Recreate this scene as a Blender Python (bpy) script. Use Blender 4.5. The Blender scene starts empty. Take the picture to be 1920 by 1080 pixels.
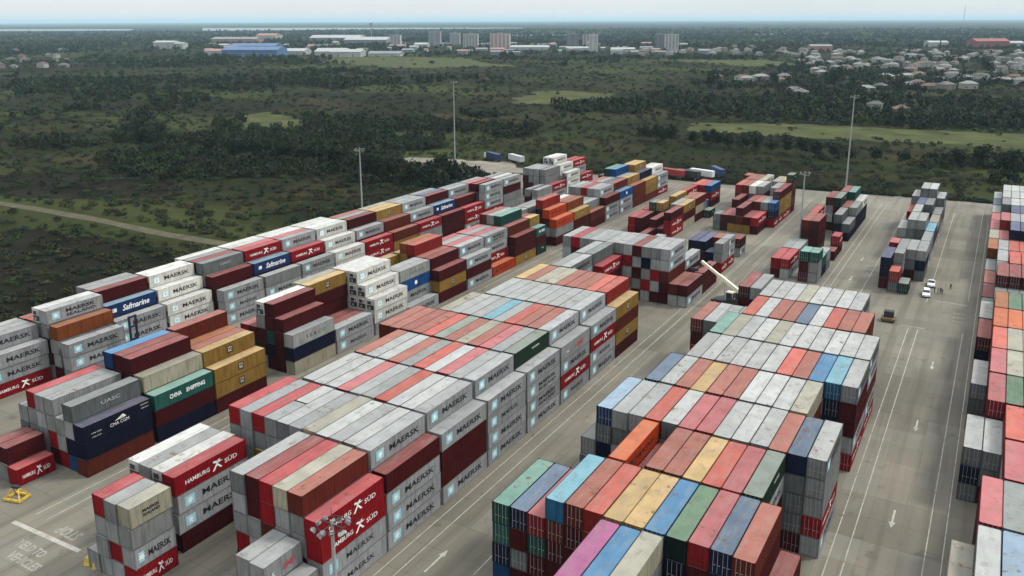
import bpy, bmesh, math, random
import numpy as np
from mathutils import Vector, Matrix

# ------------------------------------------------------------------ camera, sky, light
sc = bpy.context.scene
COL = sc.collection
R = math.radians
CF, CP, CYAW, CH, CROLL, CCX, CCY = 1568.86, .2433, .5356, 69.3532, -.0040, 947.543, 427.147
def cam_axes():
    fh = np.array([-math.sin(CYAW), math.cos(CYAW), 0.]); rt = np.array([math.cos(CYAW), math.sin(CYAW), 0.]); up = np.array([0, 0, 1.])
    F = fh*math.cos(CP)-up*math.sin(CP); U = fh*math.sin(CP)+up*math.cos(CP)
    return F, rt*math.cos(CROLL)+U*math.sin(CROLL), -rt*math.sin(CROLL)+U*math.cos(CROLL)
AF, AR, AU = cam_axes()
cd = bpy.data.cameras.new('camera'); cam = bpy.data.objects.new('camera', cd); COL.objects.link(cam)
cam.matrix_world = Matrix(((AR[0], AU[0], -AF[0], 0), (AR[1], AU[1], -AF[1], 0), (AR[2], AU[2], -AF[2], CH), (0, 0, 0, 1)))
cd.sensor_width = 36; cd.lens = 36*CF/1920; cd.shift_x = (960-CCX)/1920; cd.shift_y = (CCY-540)/1920
cd.clip_start = 1; cd.clip_end = 200000
sc.camera = cam

SUN_EL, SUN_AZ = 50, -40      # overcast: a weak, wide sun from the +X side
world = bpy.data.worlds.new('World'); sc.world = world; world.use_nodes = True
nt = world.node_tree; N = nt.nodes; LK = nt.links
bg = N['Background']; bg.inputs['Strength'].default_value = .1
sky = N.new('ShaderNodeTexSky'); sky.sky_type = 'NISHITA'; sky.sun_disc = False
sky.sun_elevation = R(SUN_EL); sky.sun_rotation = R(90+SUN_AZ); sky.air_density = 1.2; sky.dust_density = 3
tc = N.new('ShaderNodeTexCoord'); mp = N.new('ShaderNodeMapping'); mp.inputs['Scale'].default_value = (1, 1, 2.5)
nz = N.new('ShaderNodeTexNoise'); nz.inputs['Scale'].default_value = 2.2; nz.inputs['Detail'].default_value = 6
rp = N.new('ShaderNodeValToRGB')
rp.color_ramp.elements[0].position = .3; rp.color_ramp.elements[0].color = (6.2, 6.6, 6.75, 1)
rp.color_ramp.elements[1].position = .7; rp.color_ramp.elements[1].color = (7.1, 7.4, 7.5, 1)
mx = N.new('ShaderNodeMix'); mx.data_type = 'RGBA'; mx.inputs[0].default_value = .93
LK.new(tc.outputs['Generated'], mp.inputs[0]); LK.new(mp.outputs[0], nz.inputs['Vector']); LK.new(nz.outputs['Fac'], rp.inputs[0])
LK.new(sky.outputs[0], mx.inputs[6]); LK.new(rp.outputs[0], mx.inputs[7]); 
sx_ = N.new('ShaderNodeSeparateXYZ'); LK.new(tc.outputs['Generated'], sx_.inputs[0])      # overcast sky: brighter towards the zenith
mr = N.new('ShaderNodeMapRange'); mr.inputs['To Min'].default_value = 1.0; mr.inputs['To Max'].default_value = 2.1; LK.new(sx_.outputs['Z'], mr.inputs['Value'])
vm = N.new('ShaderNodeVectorMath'); vm.operation = 'SCALE'; LK.new(mx.outputs[2], vm.inputs[0]); LK.new(mr.outputs[0], vm.inputs['Scale'])
LK.new(vm.outputs[0], bg.inputs['Color'])

sd = bpy.data.lights.new('sun', 'SUN'); sd.energy = 2.2; sd.angle = R(12); sd.color = (1, .96, .9)
sun = bpy.data.objects.new('sun', sd); COL.objects.link(sun)
sdir = Vector((math.cos(R(SUN_EL))*math.cos(R(-SUN_AZ)), math.cos(R(SUN_EL))*math.sin(R(-SUN_AZ)), math.sin(R(SUN_EL))))
sun.rotation_euler = (-sdir).to_track_quat('-Z', 'Y').to_euler()
vs = sc.view_settings; vs.view_transform = 'Standard'; vs.look = 'None'; vs.exposure = .32; vs.gamma = 1; vs.use_curve_mapping = False
sc.render.engine = 'CYCLES'

rng = random.Random(7); nrng = np.random.default_rng(7)
def proj(P):
    P = np.asarray(P, float); d = P-np.array([0, 0, CH]); z = d@AF
    return np.stack([CCX+CF*(d@AR)/z, CCY-CF*(d@AU)/z, z], -1)
def at(px, py, z=0.):                       # photo pixel (1920x1080) on the level z -> world point
    d = AF+(px-CCX)/CF*AR-(py-CCY)/CF*AU
    t = (z-CH)/d[2]
    return np.array([0, 0, CH])+t*d
def srgb(r, g, b): return tuple(((c/255/12.92) if c <= 10.3 else ((c/255+.055)/1.055)**2.4) for c in (r, g, b))

# ------------------------------------------------------------------ mesh helpers
class MB:
    def __init__(s): s.v = []; s.f = []; s.m = []
    def quad(s, a, b, c, d, m=0):
        n = len(s.v); s.v += [a, b, c, d]; s.f.append((n, n+1, n+2, n+3)); s.m.append(m)
    def tri(s, a, b, c, m=0):
        n = len(s.v); s.v += [a, b, c]; s.f.append((n, n+1, n+2)); s.m.append(m)
    def box(s, x0, x1, y0, y1, z0, z1, m=0):
        n = len(s.v); s.v += [(x0,y0,z0),(x1,y0,z0),(x1,y1,z0),(x0,y1,z0),(x0,y0,z1),(x1,y0,z1),(x1,y1,z1),(x0,y1,z1)]
        for f in ((3,2,1,0),(4,5,6,7),(0,1,5,4),(1,2,6,5),(2,3,7,6),(3,0,4,7)): s.f.append(tuple(n+i for i in f)); s.m.append(m)
    def hexa(s, p, m=0):                    # 8 points, bottom ring then top ring
        n = len(s.v); s.v += [tuple(q) for q in p]
        for f in ((3,2,1,0),(4,5,6,7),(0,1,5,4),(1,2,6,5),(2,3,7,6),(3,0,4,7)): s.f.append(tuple(n+i for i in f)); s.m.append(m)
    def bar(s, a, b, w, h=None, m=0):       # square beam from a to b
        a = Vector(a); b = Vector(b); d = (b-a).normalized(); h = h or w
        u = d.cross(Vector((0, 0, 1)))
        if u.length < 1e-3: u = Vector((1, 0, 0))
        u.normalize(); t = u.cross(d)
        P = []
        for q in (a, b): P += [q-u*w/2-t*h/2, q+u*w/2-t*h/2, q+u*w/2+t*h/2, q-u*w/2+t*h/2]
        s.hexa(P, m)
    def tube(s, a, b, r0, r1=None, n=8, m=0, cap=True):
        r1 = r0 if r1 is None else r1
        a = Vector(a); b = Vector(b); d = (b-a).normalized(); u = d.cross(Vector((0, 0, 1)))
        if u.length < 1e-3: u = Vector((1, 0, 0))
        u.normalize(); t = u.cross(d); k = len(s.v)
        for q, r in ((a, r0), (b, r1)):
            for i in range(n):
                an = 2*math.pi*i/n; s.v.append(tuple(q+u*math.cos(an)*r+t*math.sin(an)*r))
        for i in range(n): j = (i+1) % n; s.f.append((k+i, k+j, k+n+j, k+n+i)); s.m.append(m)
        if cap: s.f.append(tuple(k+i for i in reversed(range(n)))); s.m.append(m); s.f.append(tuple(k+n+i for i in range(n))); s.m.append(m)
    def mesh(s, name, mats):
        me = bpy.data.meshes.new(name); me.from_pydata([tuple(v) for v in s.v], [], s.f)
        for m in (mats if isinstance(mats, (list, tuple)) else [mats]): me.materials.append(m)
        me.polygons.foreach_set('material_index', s.m); me.update(); return me
    def obj(s, name, mats, parent=None): return link(name, s.mesh(name, mats), parent)
def link(name, data, parent=None, loc=None, rz=None, color=None):
    o = bpy.data.objects.new(name, data); COL.objects.link(o)
    if parent: o.parent = parent
    if loc is not None: o.location = loc
    if rz is not None: o.rotation_euler = (0, 0, rz)
    if color is not None: o.color = (*color, 1)
    return o
def tag(o, label=None, cat=None, group=None, kind=None):
    if label: o['label'] = label
    if cat: o['category'] = cat
    if group: o['group'] = group
    if kind: o['kind'] = kind
    return o
def copy_tree(o, parent=None):
    c = o.copy(); COL.objects.link(c); c.parent = parent
    for ch in list(o.children): copy_tree(ch, c)
    return c

# ------------------------------------------------------------------ materials
def new_mat(name, rough=.7, spec=.3, color=(.5, .5, .5)):
    m = bpy.data.materials.new(name); m.use_nodes = True
    b = m.node_tree.nodes['Principled BSDF']; b.inputs['Roughness'].default_value = rough
    b.inputs['Specular IOR Level'].default_value = spec; b.inputs['Base Color'].default_value = (*color, 1)
    return m, m.node_tree.nodes, m.node_tree.links, b
def mixc(N, L, fac, a, b, mode='MIX'):
    n = N.new('ShaderNodeMix'); n.data_type = 'RGBA'; n.blend_type = mode
    for i, v in ((0, fac), (6, a), (7, b)):
        if isinstance(v, bpy.types.NodeSocket): L.new(v, n.inputs[i])
        elif isinstance(v, (tuple, list)): n.inputs[i].default_value = (*v[:3], 1)
        else: n.inputs[i].default_value = v
    return n.outputs[2]
def noise(N, L, vec, scale, detail=4, rough=.55):
    n = N.new('ShaderNodeTexNoise'); n.inputs['Scale'].default_value = scale; n.inputs['Detail'].default_value = detail; n.inputs['Roughness'].default_value = rough
    L.new(vec, n.inputs['Vector']); return n.outputs['Fac']
def ramp(N, L, fac, p0, p1, c0=(0, 0, 0), c1=(1, 1, 1)):
    n = N.new('ShaderNodeValToRGB'); e = n.color_ramp.elements
    e[0].position = p0; e[1].position = p1; e[0].color = (*c0, 1); e[1].color = (*c1, 1); L.new(fac, n.inputs[0]); return n.outputs[0]
def mapping(N, L, vec, scale=(1, 1, 1), rot=(0, 0, 0)):
    n = N.new('ShaderNodeMapping'); n.inputs['Scale'].default_value = scale; n.inputs['Rotation'].default_value = rot; L.new(vec, n.inputs[0]); return n.outputs[0]
def mathn(N, L, op, a, b):
    n = N.new('ShaderNodeMath'); n.operation = op
    for i, v in ((0, a), (1, b)):
        if isinstance(v, bpy.types.NodeSocket): L.new(v, n.inputs[i])
        else: n.inputs[i].default_value = v
    return n.outputs[0]
def simple(name, color, rough=.6, spec=.3, metal=0, var=.12, vs_=1.5):
    m, N, L, b = new_mat(name, rough, spec, color); b.inputs['Metallic'].default_value = metal
    g = N.new('ShaderNodeNewGeometry'); f = noise(N, L, g.outputs['Position'], vs_, 5)
    c = ramp(N, L, f, .3, .7, tuple(x*(1-var) for x in color), tuple(min(1, x*(1+var)) for x in color))
    L.new(c, b.inputs['Base Color']); return m
def paint_mat(name, source, roof):
    """painted corrugated steel; source 'object' takes the object's colour, 'attr' the face colour attribute"""
    m, N, L, b = new_mat(name, .55, .08)
    if source == 'object':
        oi = N.new('ShaderNodeObjectInfo'); col = oi.outputs['Color']
        t = N.new('ShaderNodeTexCoord')
        add = N.new('ShaderNodeVectorMath'); add.operation = 'ADD'
        sc_ = mathn(N, L, 'MULTIPLY', oi.outputs['Random'], 300.)
        L.new(t.outputs['Object'], add.inputs[0]); L.new(sc_, add.inputs[1]); vec = add.outputs[0]
    else:
        a = N.new('ShaderNodeAttribute'); a.attribute_name = 'Col'; col = a.outputs['Color']
        g = N.new('ShaderNodeNewGeometry'); vec = g.outputs['Position']
    n1 = noise(N, L, vec, .35, 4)
    col = mixc(N, L, 1., col, ramp(N, L, n1, .3, .7, (.82, .82, .82), (1.1, 1.09, 1.07)), 'MULTIPLY')
    if roof:
        st = noise(N, L, mapping(N, L, vec, (1.6, .28, 1)), 1.0, 6, .65)         # water stains lying along the roof
        col = mixc(N, L, ramp(N, L, st, .48, .74, (0, 0, 0), (.5, .5, .5)), col, (.22, .205, .18))
        pd = noise(N, L, mapping(N, L, vec, (.9, .5, 1)), 1., 3, .5)                 # dried puddles
        col = mixc(N, L, ramp(N, L, pd, .60, .66, (0, 0, 0), (.3, .3, .3)), col, (.13, .12, .10))
        ru = noise(N, L, vec, .8, 7, .72)
        big = noise(N, L, vec, .13, 2)
        col = mixc(N, L, mathn(N, L, 'MULTIPLY', ramp(N, L, ru, .56, .64, (0, 0, 0), (.85, .85, .85)), ramp(N, L, big, .5, .62)), col, (.13, .065, .035))
        b.inputs['Roughness'].default_value = .55
    else:
        st = noise(N, L, mapping(N, L, vec, (2.2, 2.2, .22)), 1.0, 6, .65)       # runs down the walls
        col = mixc(N, L, ramp(N, L, st, .46, .74), col, mixc(N, L, 1., col, (.55, .52, .48), 'MULTIPLY'))
        ru = noise(N, L, vec, 1.3, 7, .7)
        col = mixc(N, L, ramp(N, L, ru, .68, .73, (0, 0, 0), (.8, .8, .8)), col, (.12, .055, .03))
    L.new(col, b.inputs['Base Color'])
    bp = N.new('ShaderNodeBump'); bp.inputs['Strength'].default_value = .12; bp.inputs['Distance'].default_value = .03
    L.new(noise(N, L, vec, 3., 3), bp.inputs['Height']); L.new(bp.outputs[0], b.inputs['Normal'])
    return m
M_WALL = paint_mat('container_paint', 'object', False); M_ROOF = paint_mat('container_roof_paint', 'object', True)
M_WALLS = paint_mat('container_paint_far', 'attr', False); M_ROOFS = paint_mat('container_roof_paint_far', 'attr', True)
M_BLACK = simple('black_print', (.012, .013, .016), .6); M_WHITE = simple('white_print', (.72, .72, .7), .6)
M_STAR = simple('star_blue_print', (.26, .50, .56), .5); M_REDP = simple('red_print', (.42, .03, .05), .6); M_GREYP = simple('grey_print', (.3, .3, .3), .6)
M_STEEL = simple('galvanised_steel', (.33, .34, .34), .5, .4, .3); M_DARK = simple('dark_steel', (.03, .03, .032), .6)
M_RUBBER = simple('tyre_rubber', (.018, .018, .018), .85); M_GLASS = simple('dark_glass', (.02, .025, .03), .12, .5)
M_YEL = simple('yellow_paint', (.5, .34, .06), .55, .35, 0, .3); M_CREAM = simple('cream_paint', (.72, .66, .5), .5, .35, 0, .15)
M_CARW = simple('white_car_paint', (.72, .73, .74), .25, .5); M_BROWN = simple('brown_board', (.14, .085, .04), .7, .3, 0, .3)

# ------------------------------------------------------------------ container yard: what stands where
# colour code -> (wall colour, roof colour, marking, words for the label)
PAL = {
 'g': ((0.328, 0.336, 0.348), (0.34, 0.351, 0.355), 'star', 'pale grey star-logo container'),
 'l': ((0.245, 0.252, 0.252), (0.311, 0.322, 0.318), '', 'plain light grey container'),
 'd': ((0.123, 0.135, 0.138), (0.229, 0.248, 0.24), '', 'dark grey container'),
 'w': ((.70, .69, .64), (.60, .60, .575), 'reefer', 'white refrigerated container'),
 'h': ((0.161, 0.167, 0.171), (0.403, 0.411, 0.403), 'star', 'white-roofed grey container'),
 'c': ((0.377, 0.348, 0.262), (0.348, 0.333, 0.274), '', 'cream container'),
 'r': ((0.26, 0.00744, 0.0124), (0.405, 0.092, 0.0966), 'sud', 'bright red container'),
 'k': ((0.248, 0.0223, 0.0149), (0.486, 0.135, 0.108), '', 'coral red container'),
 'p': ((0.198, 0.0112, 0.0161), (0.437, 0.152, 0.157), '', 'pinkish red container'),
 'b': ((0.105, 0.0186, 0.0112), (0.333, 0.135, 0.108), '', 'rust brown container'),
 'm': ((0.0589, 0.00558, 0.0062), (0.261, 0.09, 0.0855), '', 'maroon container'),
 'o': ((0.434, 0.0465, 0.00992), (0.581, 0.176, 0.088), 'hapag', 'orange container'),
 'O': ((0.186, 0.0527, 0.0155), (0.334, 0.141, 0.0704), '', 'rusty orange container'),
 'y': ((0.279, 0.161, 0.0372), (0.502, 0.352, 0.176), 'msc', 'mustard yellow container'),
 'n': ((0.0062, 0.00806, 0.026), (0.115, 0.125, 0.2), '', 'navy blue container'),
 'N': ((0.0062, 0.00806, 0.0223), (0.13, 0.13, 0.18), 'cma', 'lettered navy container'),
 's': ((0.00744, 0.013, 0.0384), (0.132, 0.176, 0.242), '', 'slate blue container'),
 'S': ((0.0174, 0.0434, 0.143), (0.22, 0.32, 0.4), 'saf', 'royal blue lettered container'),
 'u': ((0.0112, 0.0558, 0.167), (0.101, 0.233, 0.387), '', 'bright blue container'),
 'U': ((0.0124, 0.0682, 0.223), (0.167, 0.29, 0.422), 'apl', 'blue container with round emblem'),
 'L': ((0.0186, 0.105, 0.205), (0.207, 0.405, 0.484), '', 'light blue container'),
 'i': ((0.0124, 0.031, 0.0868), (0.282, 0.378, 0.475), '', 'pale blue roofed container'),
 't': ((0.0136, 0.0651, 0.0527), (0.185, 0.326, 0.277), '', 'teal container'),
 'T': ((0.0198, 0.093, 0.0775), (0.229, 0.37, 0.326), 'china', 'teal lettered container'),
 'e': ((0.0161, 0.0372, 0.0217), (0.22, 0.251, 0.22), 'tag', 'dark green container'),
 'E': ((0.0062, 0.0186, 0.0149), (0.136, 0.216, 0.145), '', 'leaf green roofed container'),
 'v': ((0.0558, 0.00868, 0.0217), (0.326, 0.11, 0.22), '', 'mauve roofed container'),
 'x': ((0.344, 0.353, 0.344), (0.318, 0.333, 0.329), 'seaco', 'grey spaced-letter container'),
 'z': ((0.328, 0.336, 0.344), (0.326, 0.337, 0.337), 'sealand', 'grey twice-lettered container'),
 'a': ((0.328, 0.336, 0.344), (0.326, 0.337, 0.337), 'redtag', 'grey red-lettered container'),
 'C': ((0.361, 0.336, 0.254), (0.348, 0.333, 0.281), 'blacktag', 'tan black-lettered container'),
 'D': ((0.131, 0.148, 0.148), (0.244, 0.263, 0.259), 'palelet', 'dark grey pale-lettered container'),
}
TH, CL, CW, CHT, PY = 2.844, 12.19, 2.438, 2.838, 12.716
FILL = 'gggllmmbbrgdkngym'
class Block:
    def __init__(s, key, xr, w, y0, lane, end, group, edges=None, flip=False, dend=False, e0=0, es=1):
        s.key, s.xr, s.w, s.y0, s.lane, s.end, s.group, s.edges, s.flip, s.dend, s.e0, s.es = key, xr, w, y0, lane, end, group, edges, flip, dend, e0, es
    def x(s, col):                           # centre line of a column
        if s.edges and 0 <= col < len(s.edges): return s.edges[int(col)]-CW/2
        if s.edges: return s.edges[-1]-CW/2-(col-len(s.edges)+1)*s.w
        return s.xr+CW/2+col*s.w if s.flip else s.xr-CW/2-col*s.w
CELLS = {}
def st(b, bay, col, codes, half=0):          # one stack, bottom to top; half: 0 = 40 ft, 1 / 2 = 20 ft in the near / far half
    CELLS[(b.key, bay, col, half)] = (b, codes)
def tops(b, bay, left, tier, codes, under=None):   # the roofs of one bay from the left column to the right, all at one tier
    for i, ch in enumerate(codes):
        if ch == '.': continue
        lo = under[i] if under else None
        base = ''.join(rng.choice(FILL) for _ in range(tier-1))
        if lo: base = base[:-1]+lo if tier > 1 else base
        st(b, bay, left-i, base+ch)

bC = Block('C', -14.06, 2.49, 104.27, 'arrow lane', 'reach stacker', 'containers of the block beside the arrow lane', dend=True, e0=6, es=-1)
bB = Block('B', -64.08, 2.46, 77.0, 'centre aisle', 'end wall', 'containers of the block beside the centre aisle', e0=9, es=-1)
bA = Block('A', -116.4, 2.45, 68.0, 'stop-line aisle', 'dark gap', 'containers of the stepped block by the stop line', e0=2, es=-1)
bG = Block('G', -116.4, 2.45, 112.9, 'B-side aisle', 'dark gap', 'containers of the stepped block beyond the dark gap')
bH = Block('H', -87.6, 2.45, 62.5, 'stop-line aisle', 'stop line', 'containers standing apart near the stop line')
bK = Block('K', -86.2, 2.45, 54.6, 'stop-line aisle', 'yellow weights', 'short containers beside the yellow weights')
bAL = Block('AL', -150.6, 2.49, 87.5, 'inner side', 'stop-line end', 'containers of the stepped row along the scrubland', edges=[-150.6, -154.0, -156.9])
bD = Block('D', .8, 2.49, 104.27, 'opposite arrow-lane', 'yard edge', 'containers on the far side of the arrow lane', flip=True, dend=True, es=-1)
bR = Block('R', -13.2, 2.49, 104.27, 'car lane', 'white cars', 'containers behind the white cars', dend=True, e0=9)
bQ = Block('Q', -37.8, 2.49, 228.0, 'arrow lane', 'cross lane', 'containers around the thin lamp mast', dend=True)
bP = Block('P', -88.6, 2.49, 254.6, 'centre aisle', 'cross lane', 'loose low stacks beyond the end wall', dend=True)
bO = Block('O', -62.8, 2.49, 273.0, 'lamp lane', 'cross lane', 'mixed stacks near the yard edge', dend=True)
bN = Block('N', -62.8, 2.49, 224.6, 'lamp lane', 'cross lane', 'stacks behind the reach stacker boom', dend=True)

# --- block C
st(bC, -3, 7, 'mbmmv'); st(bC, -3, 6, 'bnmnu'); st(bC, -3, 5, 'mgmlc')
st(bC, -2, 13, 'unTt'); st(bC, -2, 12, 'mdms'); st(bC, -2, 11, 'mmtp'); st(bC, -2, 10, 'mmmbL'); st(bC, -2, 9, 'mnmmb'); st(bC, -2, 8, 'mmmbk')
st(bC, -2, 7, 'mbgmy'); st(bC, -2, 6, 'dmmby'); st(bC, -2, 5, 'mdnmu'); st(bC, -2, 4, 'bmmnE'); st(bC, -2, 3, 'mnbmp'); st(bC, -2, 2, 'mmdns'); st(bC, -2, 1, 'mmbmb'); st(bC, -2, 0, 'mmm')
st(bC, -1, 10, 'mrm'); st(bC, -1, 9, 'mmbmo'); st(bC, -1, 8, 'mbmm'); tops(bC, -1, 7, 5, 'bbykpe'); st(bC, -1, 2, 'mmmge')
tops(bC, 0, 12, 5, 'illkwppwwwbsw', 'nddlgmmggggng'); st(bC, 0, 12, 'ddndi'); st(bC, 0, 13, 'ddl'); st(bC, 0, 1, 'mwdds'); st(bC, 0, 0, 'grllw')
tops(bC, 1, 11, 5, 'swbybbwwwc'); st(bC, 1, 11, 'mnmns'); st(bC, 1, 10, 'ndgmw')
tops(bC, 2, 10, 5, 'lwwwwwkbuLw'); st(bC, 2, 1, 'mmnnL'); st(bC, 2, 0, 'rgmmw')
tops(bC, 3, 10, 5, 'tclwcwwwwwc'); st(bC, 3, 0, 'rgbgw')
st(bC, 4, 13, 'bkmb'); st(bC, 4, 12, 'mmdw'); st(bC, 4, 11, 'gmgl'); st(bC, 4, 10, 'mgmt'); tops(bC, 4, 9, 5, 'kwbbswkbb'); st(bC, 4, 1, 'mmmbb')
tops(bC, 5, 9, 5, 'wwwcwwww'); st(bC, 6, 12, 'dgmm'); st(bC, 6, 11, 'gdnl')
# --- block B: top roofs at tier 5, the aisle column at tier 4
st(bB, -1, 5, 'mrlgw'); st(bB, -1, 4, 'mglmm'); st(bB, -1, 3, 'gmbrr'); st(bB, -1, 2, 'mgggc'); st(bB, -1, 1, 'gmglb'); st(bB, -1, 0, 'ggrr')
st(bB, -2, 2, 'gll', 2); st(bB, -2, 1, 'gda', 2); st(bB, -2, 0, 'gl', 2)
tops(bB, 0, 11, 5, 'rgrwwlcwlwg', 'lglllgllggl'); st(bB, 0, 0, 'gggm')
CELLS.pop(('B', 0, 8, 0)); st(bB, 0, 8, 'glgll', 1); st(bB, 0, 8, 'gglgw', 2)
tops(bB, 1, 10, 5, 'wwwpllkwwg'); st(bB, 1, 0, 'gmmg')
tops(bB, 2, 10, 5, 'bwwblkwplg'); st(bB, 2, 0, 'gggg')
tops(bB, 3, 12, 5, 'bbbbkebcbple', 'mmmmmmmmmmgm'); st(bB, 3, 0, 'gzzg')
tops(bB, 4, 10, 5, 'clwlLlkbbg'); st(bB, 4, 0, 'grga')
tops(bB, 5, 9, 5, 'wlwwlwwlg'); st(bB, 5, 0, 'ggrg')
tops(bB, 6, 9, 5, 'ybccbbbkk'); st(bB, 6, 10, 'mmgb'); st(bB, 6, 0, 'mybyb'[:4]); st(bB, 6, 0, 'myby')
st(bB, 7, 8, 'gmmgl'); st(bB, 7, 7, 'mgmgw'); st(bB, 8, 8, 'mggbl'); st(bB, 8, 7, 'gmmdd'); st(bB, 8, 6, 'glmr')
tops(bB, 9, 12, 5, 'lrllllgmlllg', 'gmggggglggmg')
for c_, s_ in ((1, 'mmbgg'), (2, 'mgrgl'), (3, 'grlnl'), (4, 'mlmgm'), (5, 'gdgrg'), (6, 'mmlml'), (7, 'gmlgg'), (8, 'glmgl'), (9, 'gmlgl'), (10, 'mglgl'), (11, 'glmmr'), (12, 'gmlgl')): st(bB, 9, c_, s_)
st(bB, 9, 0, 'gb'); st(bB, 9, -1, 'gm'); st(bB, 10, -1, 'mm'); st(bB, 10, 1, 'gmg'); st(bB, 10, 3, 'mgm'); st(bB, 10, 5, 'gmlg')
# --- stepped block A and its continuation G
st(bA, 0, 0, 'bnN'); st(bA, 0, 1, 'ungD'); st(bA, 0, 2, 'rgl'); st(bA, 0, 3, 'mrll'); st(bA, 0, 4, 'glgl'); st(bA, 0, 5, 'mllr'); st(bA, 0, 6, 'mdl')
st(bA, 1, 0, 'nmT'); st(bA, 1, 1, 'mgmc'); st(bA, 1, 2, 'bmmmm'); st(bA, 1, 3, 'mbgmm'); st(bA, 1, 4, 'gmnnu'); st(bA, 1, 5, 'mgm'); st(bA, 1, 6, 'rgp')
st(bA, 2, 0, 'myy'); st(bA, 2, 1, 'mgyy'); st(bA, 2, 2, 'gbmb'); st(bA, 2, 3, 'mgmO'); st(bA, 2, 4, 'gmgbb'); st(bA, 2, 5, 'mgr'); st(bA, 2, 6, 'gmp')
st(bG, 0, 0, 'cnx'); st(bG, 0, 1, 'mmmm'); st(bG, 0, 2, 'mntmm'); st(bG, 0, 3, 'gmmlw'); st(bG, 0, 4, 'mnm'); st(bG, 0, 5, 'gbp')
st(bG, 1, 0, 'gg'); st(bG, 1, 1, 'gm'); st(bG, 1, 2, 'mm'); st(bG, 1, 3, 'mmmmy'); st(bG, 1, 4, 'gmgmc'); st(bG, 1, 5, 'gmp')
st(bG, 2, 0, 'gww'); st(bG, 2, 1, 'wwww'); st(bG, 2, 2, 'gwwww'); st(bG, 2, 3, 'wwwww'); st(bG, 2, 4, 'wwgww')
st(bG, 3, 0, 'g'); st(bG, 3, 1, 'ggUx'); st(bG, 3, 2, 'gmgl'); st(bG, 3, 4, 'mgy'); st(bG, 3, 5, 'mgmy')
st(bG, 4, 0, 'mym'); st(bG, 4, 1, 'mgmm'); st(bG, 4, 2, 'gmmb'); st(bG, 4, 3, 'mgmbk'); st(bG, 4, 4, 'gmmyO'); st(bG, 4, 5, 'mgmy')
st(bG, 5, 0, 'gmg'); st(bG, 5, 1, 'mgmg'); st(bG, 5, 2, 'gmgp'); st(bG, 5, 3, 'mmgl'); st(bG, 5, 4, 'gmmp')
st(bG, 6, 0, 'o'); st(bG, 6, 1, 'orgz'); st(bG, 6, 2, 'gmgp'); st(bG, 6, 3, 'gmml'); st(bG, 6, 4, 'mmgp')
st(bG, 7, 0, 'ymm'); st(bG, 7, 1, 'mgmb'); st(bG, 7, 2, 'gmgnt'); st(bG, 7, 3, 'mmgml'); st(bG, 7, 4, 'gmgmb')
st(bG, 8, 0, 'emT', 1); st(bG, 8, 1, 'mcty', 1); st(bG, 8, 2, 'mmtm', 1); st(bG, 8, 3, 'lgl'); st(bG, 8, 4, 'mlgl'); st(bG, 8, 5, 'glgl')
st(bG, 9, 0, 'mlo'); st(bG, 9, 1, 'mgmo'); st(bG, 9, 2, 'gmmnk'); st(bG, 9, 4, 'glgl'); st(bG, 9, 5, 'mlgl')
st(bG, 10, 0, 'mmy'); st(bG, 10, 1, 'gmmO'); st(bG, 10, 2, 'mgmb'); st(bG, 10, 3, 'mglw')
st(bG, 11, 0, 'mb'); st(bG, 11, 1, 'lbl'); st(bG, 11, 2, 'mgl'); st(bG, 11, 3, 'gmb'); st(bG, 11, 4, 'gmr')
st(bG, 12, 0, 'ggm'); st(bG, 12, 1, 'gmlg'); st(bG, 12, 2, 'gmml'); st(bG, 12, 3, 'mggr'); st(bG, 12, 4, 'gmgl'); st(bG, 12, 5, 'mmgl')
st(bG, 13, 0, 'ggU'); st(bG, 13, 1, 'mggb'); st(bG, 13, 2, 'mgms'); st(bG, 13, 3, 'gmgl'); st(bG, 13, 4, 'mmgb')
st(bG, 14, 0, 'bbb'); st(bG, 14, 1, 'mbgy'); st(bG, 14, 2, 'gmgl'); st(bG, 14, 3, 'gmmgu'); st(bG, 14, 4, 'mmgmt'); st(bG, 14, 5, 'mgmm')
st(bG, 15, 0, 'byy'); st(bG, 15, 1, 'mgmn'); st(bG, 15, 2, 'gmggy'); st(bG, 15, 3, 'mgmgy'); st(bG, 15, 4, 'mgmb')
st(bG, 16, 0, 'rgg'); st(bG, 16, 1, 'mggw'); st(bG, 16, 2, 'gmgw')
# --- stacks standing by the stop line
st(bH, 0, 0, 'mggr'); st(bH, 0, 1, 'gmgw'); st(bH, 0, 2, 'mgml'); st(bH, 0, 3, 'gmlw')
st(bK, 0, 0, 'rglC', 1); st(bK, 0, 1, 'grll', 1); st(bK, 0, 2, 'gllr', 1); st(bK, 0, 3, 'l', 1)
st(Block('J', -123.2, 2.45, 60.9, '', '', ''), 0, 0, 'r', 1); st(Block('J', -123.2, 2.45, 60.9, '', '', ''), 0, 1, 'lm', 1); st(Block('J', -123.2, 2.45, 60.9, '', '', ''), 0, 2, 'gm', 1)
bJ = Block('J', -123.2, 2.45, 60.9, 'stop-line aisle', 'yellow spreader', 'short containers beside the yellow spreader')
for k_ in [k for k in CELLS if k[0] == 'J']: CELLS[k_] = (bJ, CELLS[k_][1])
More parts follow.
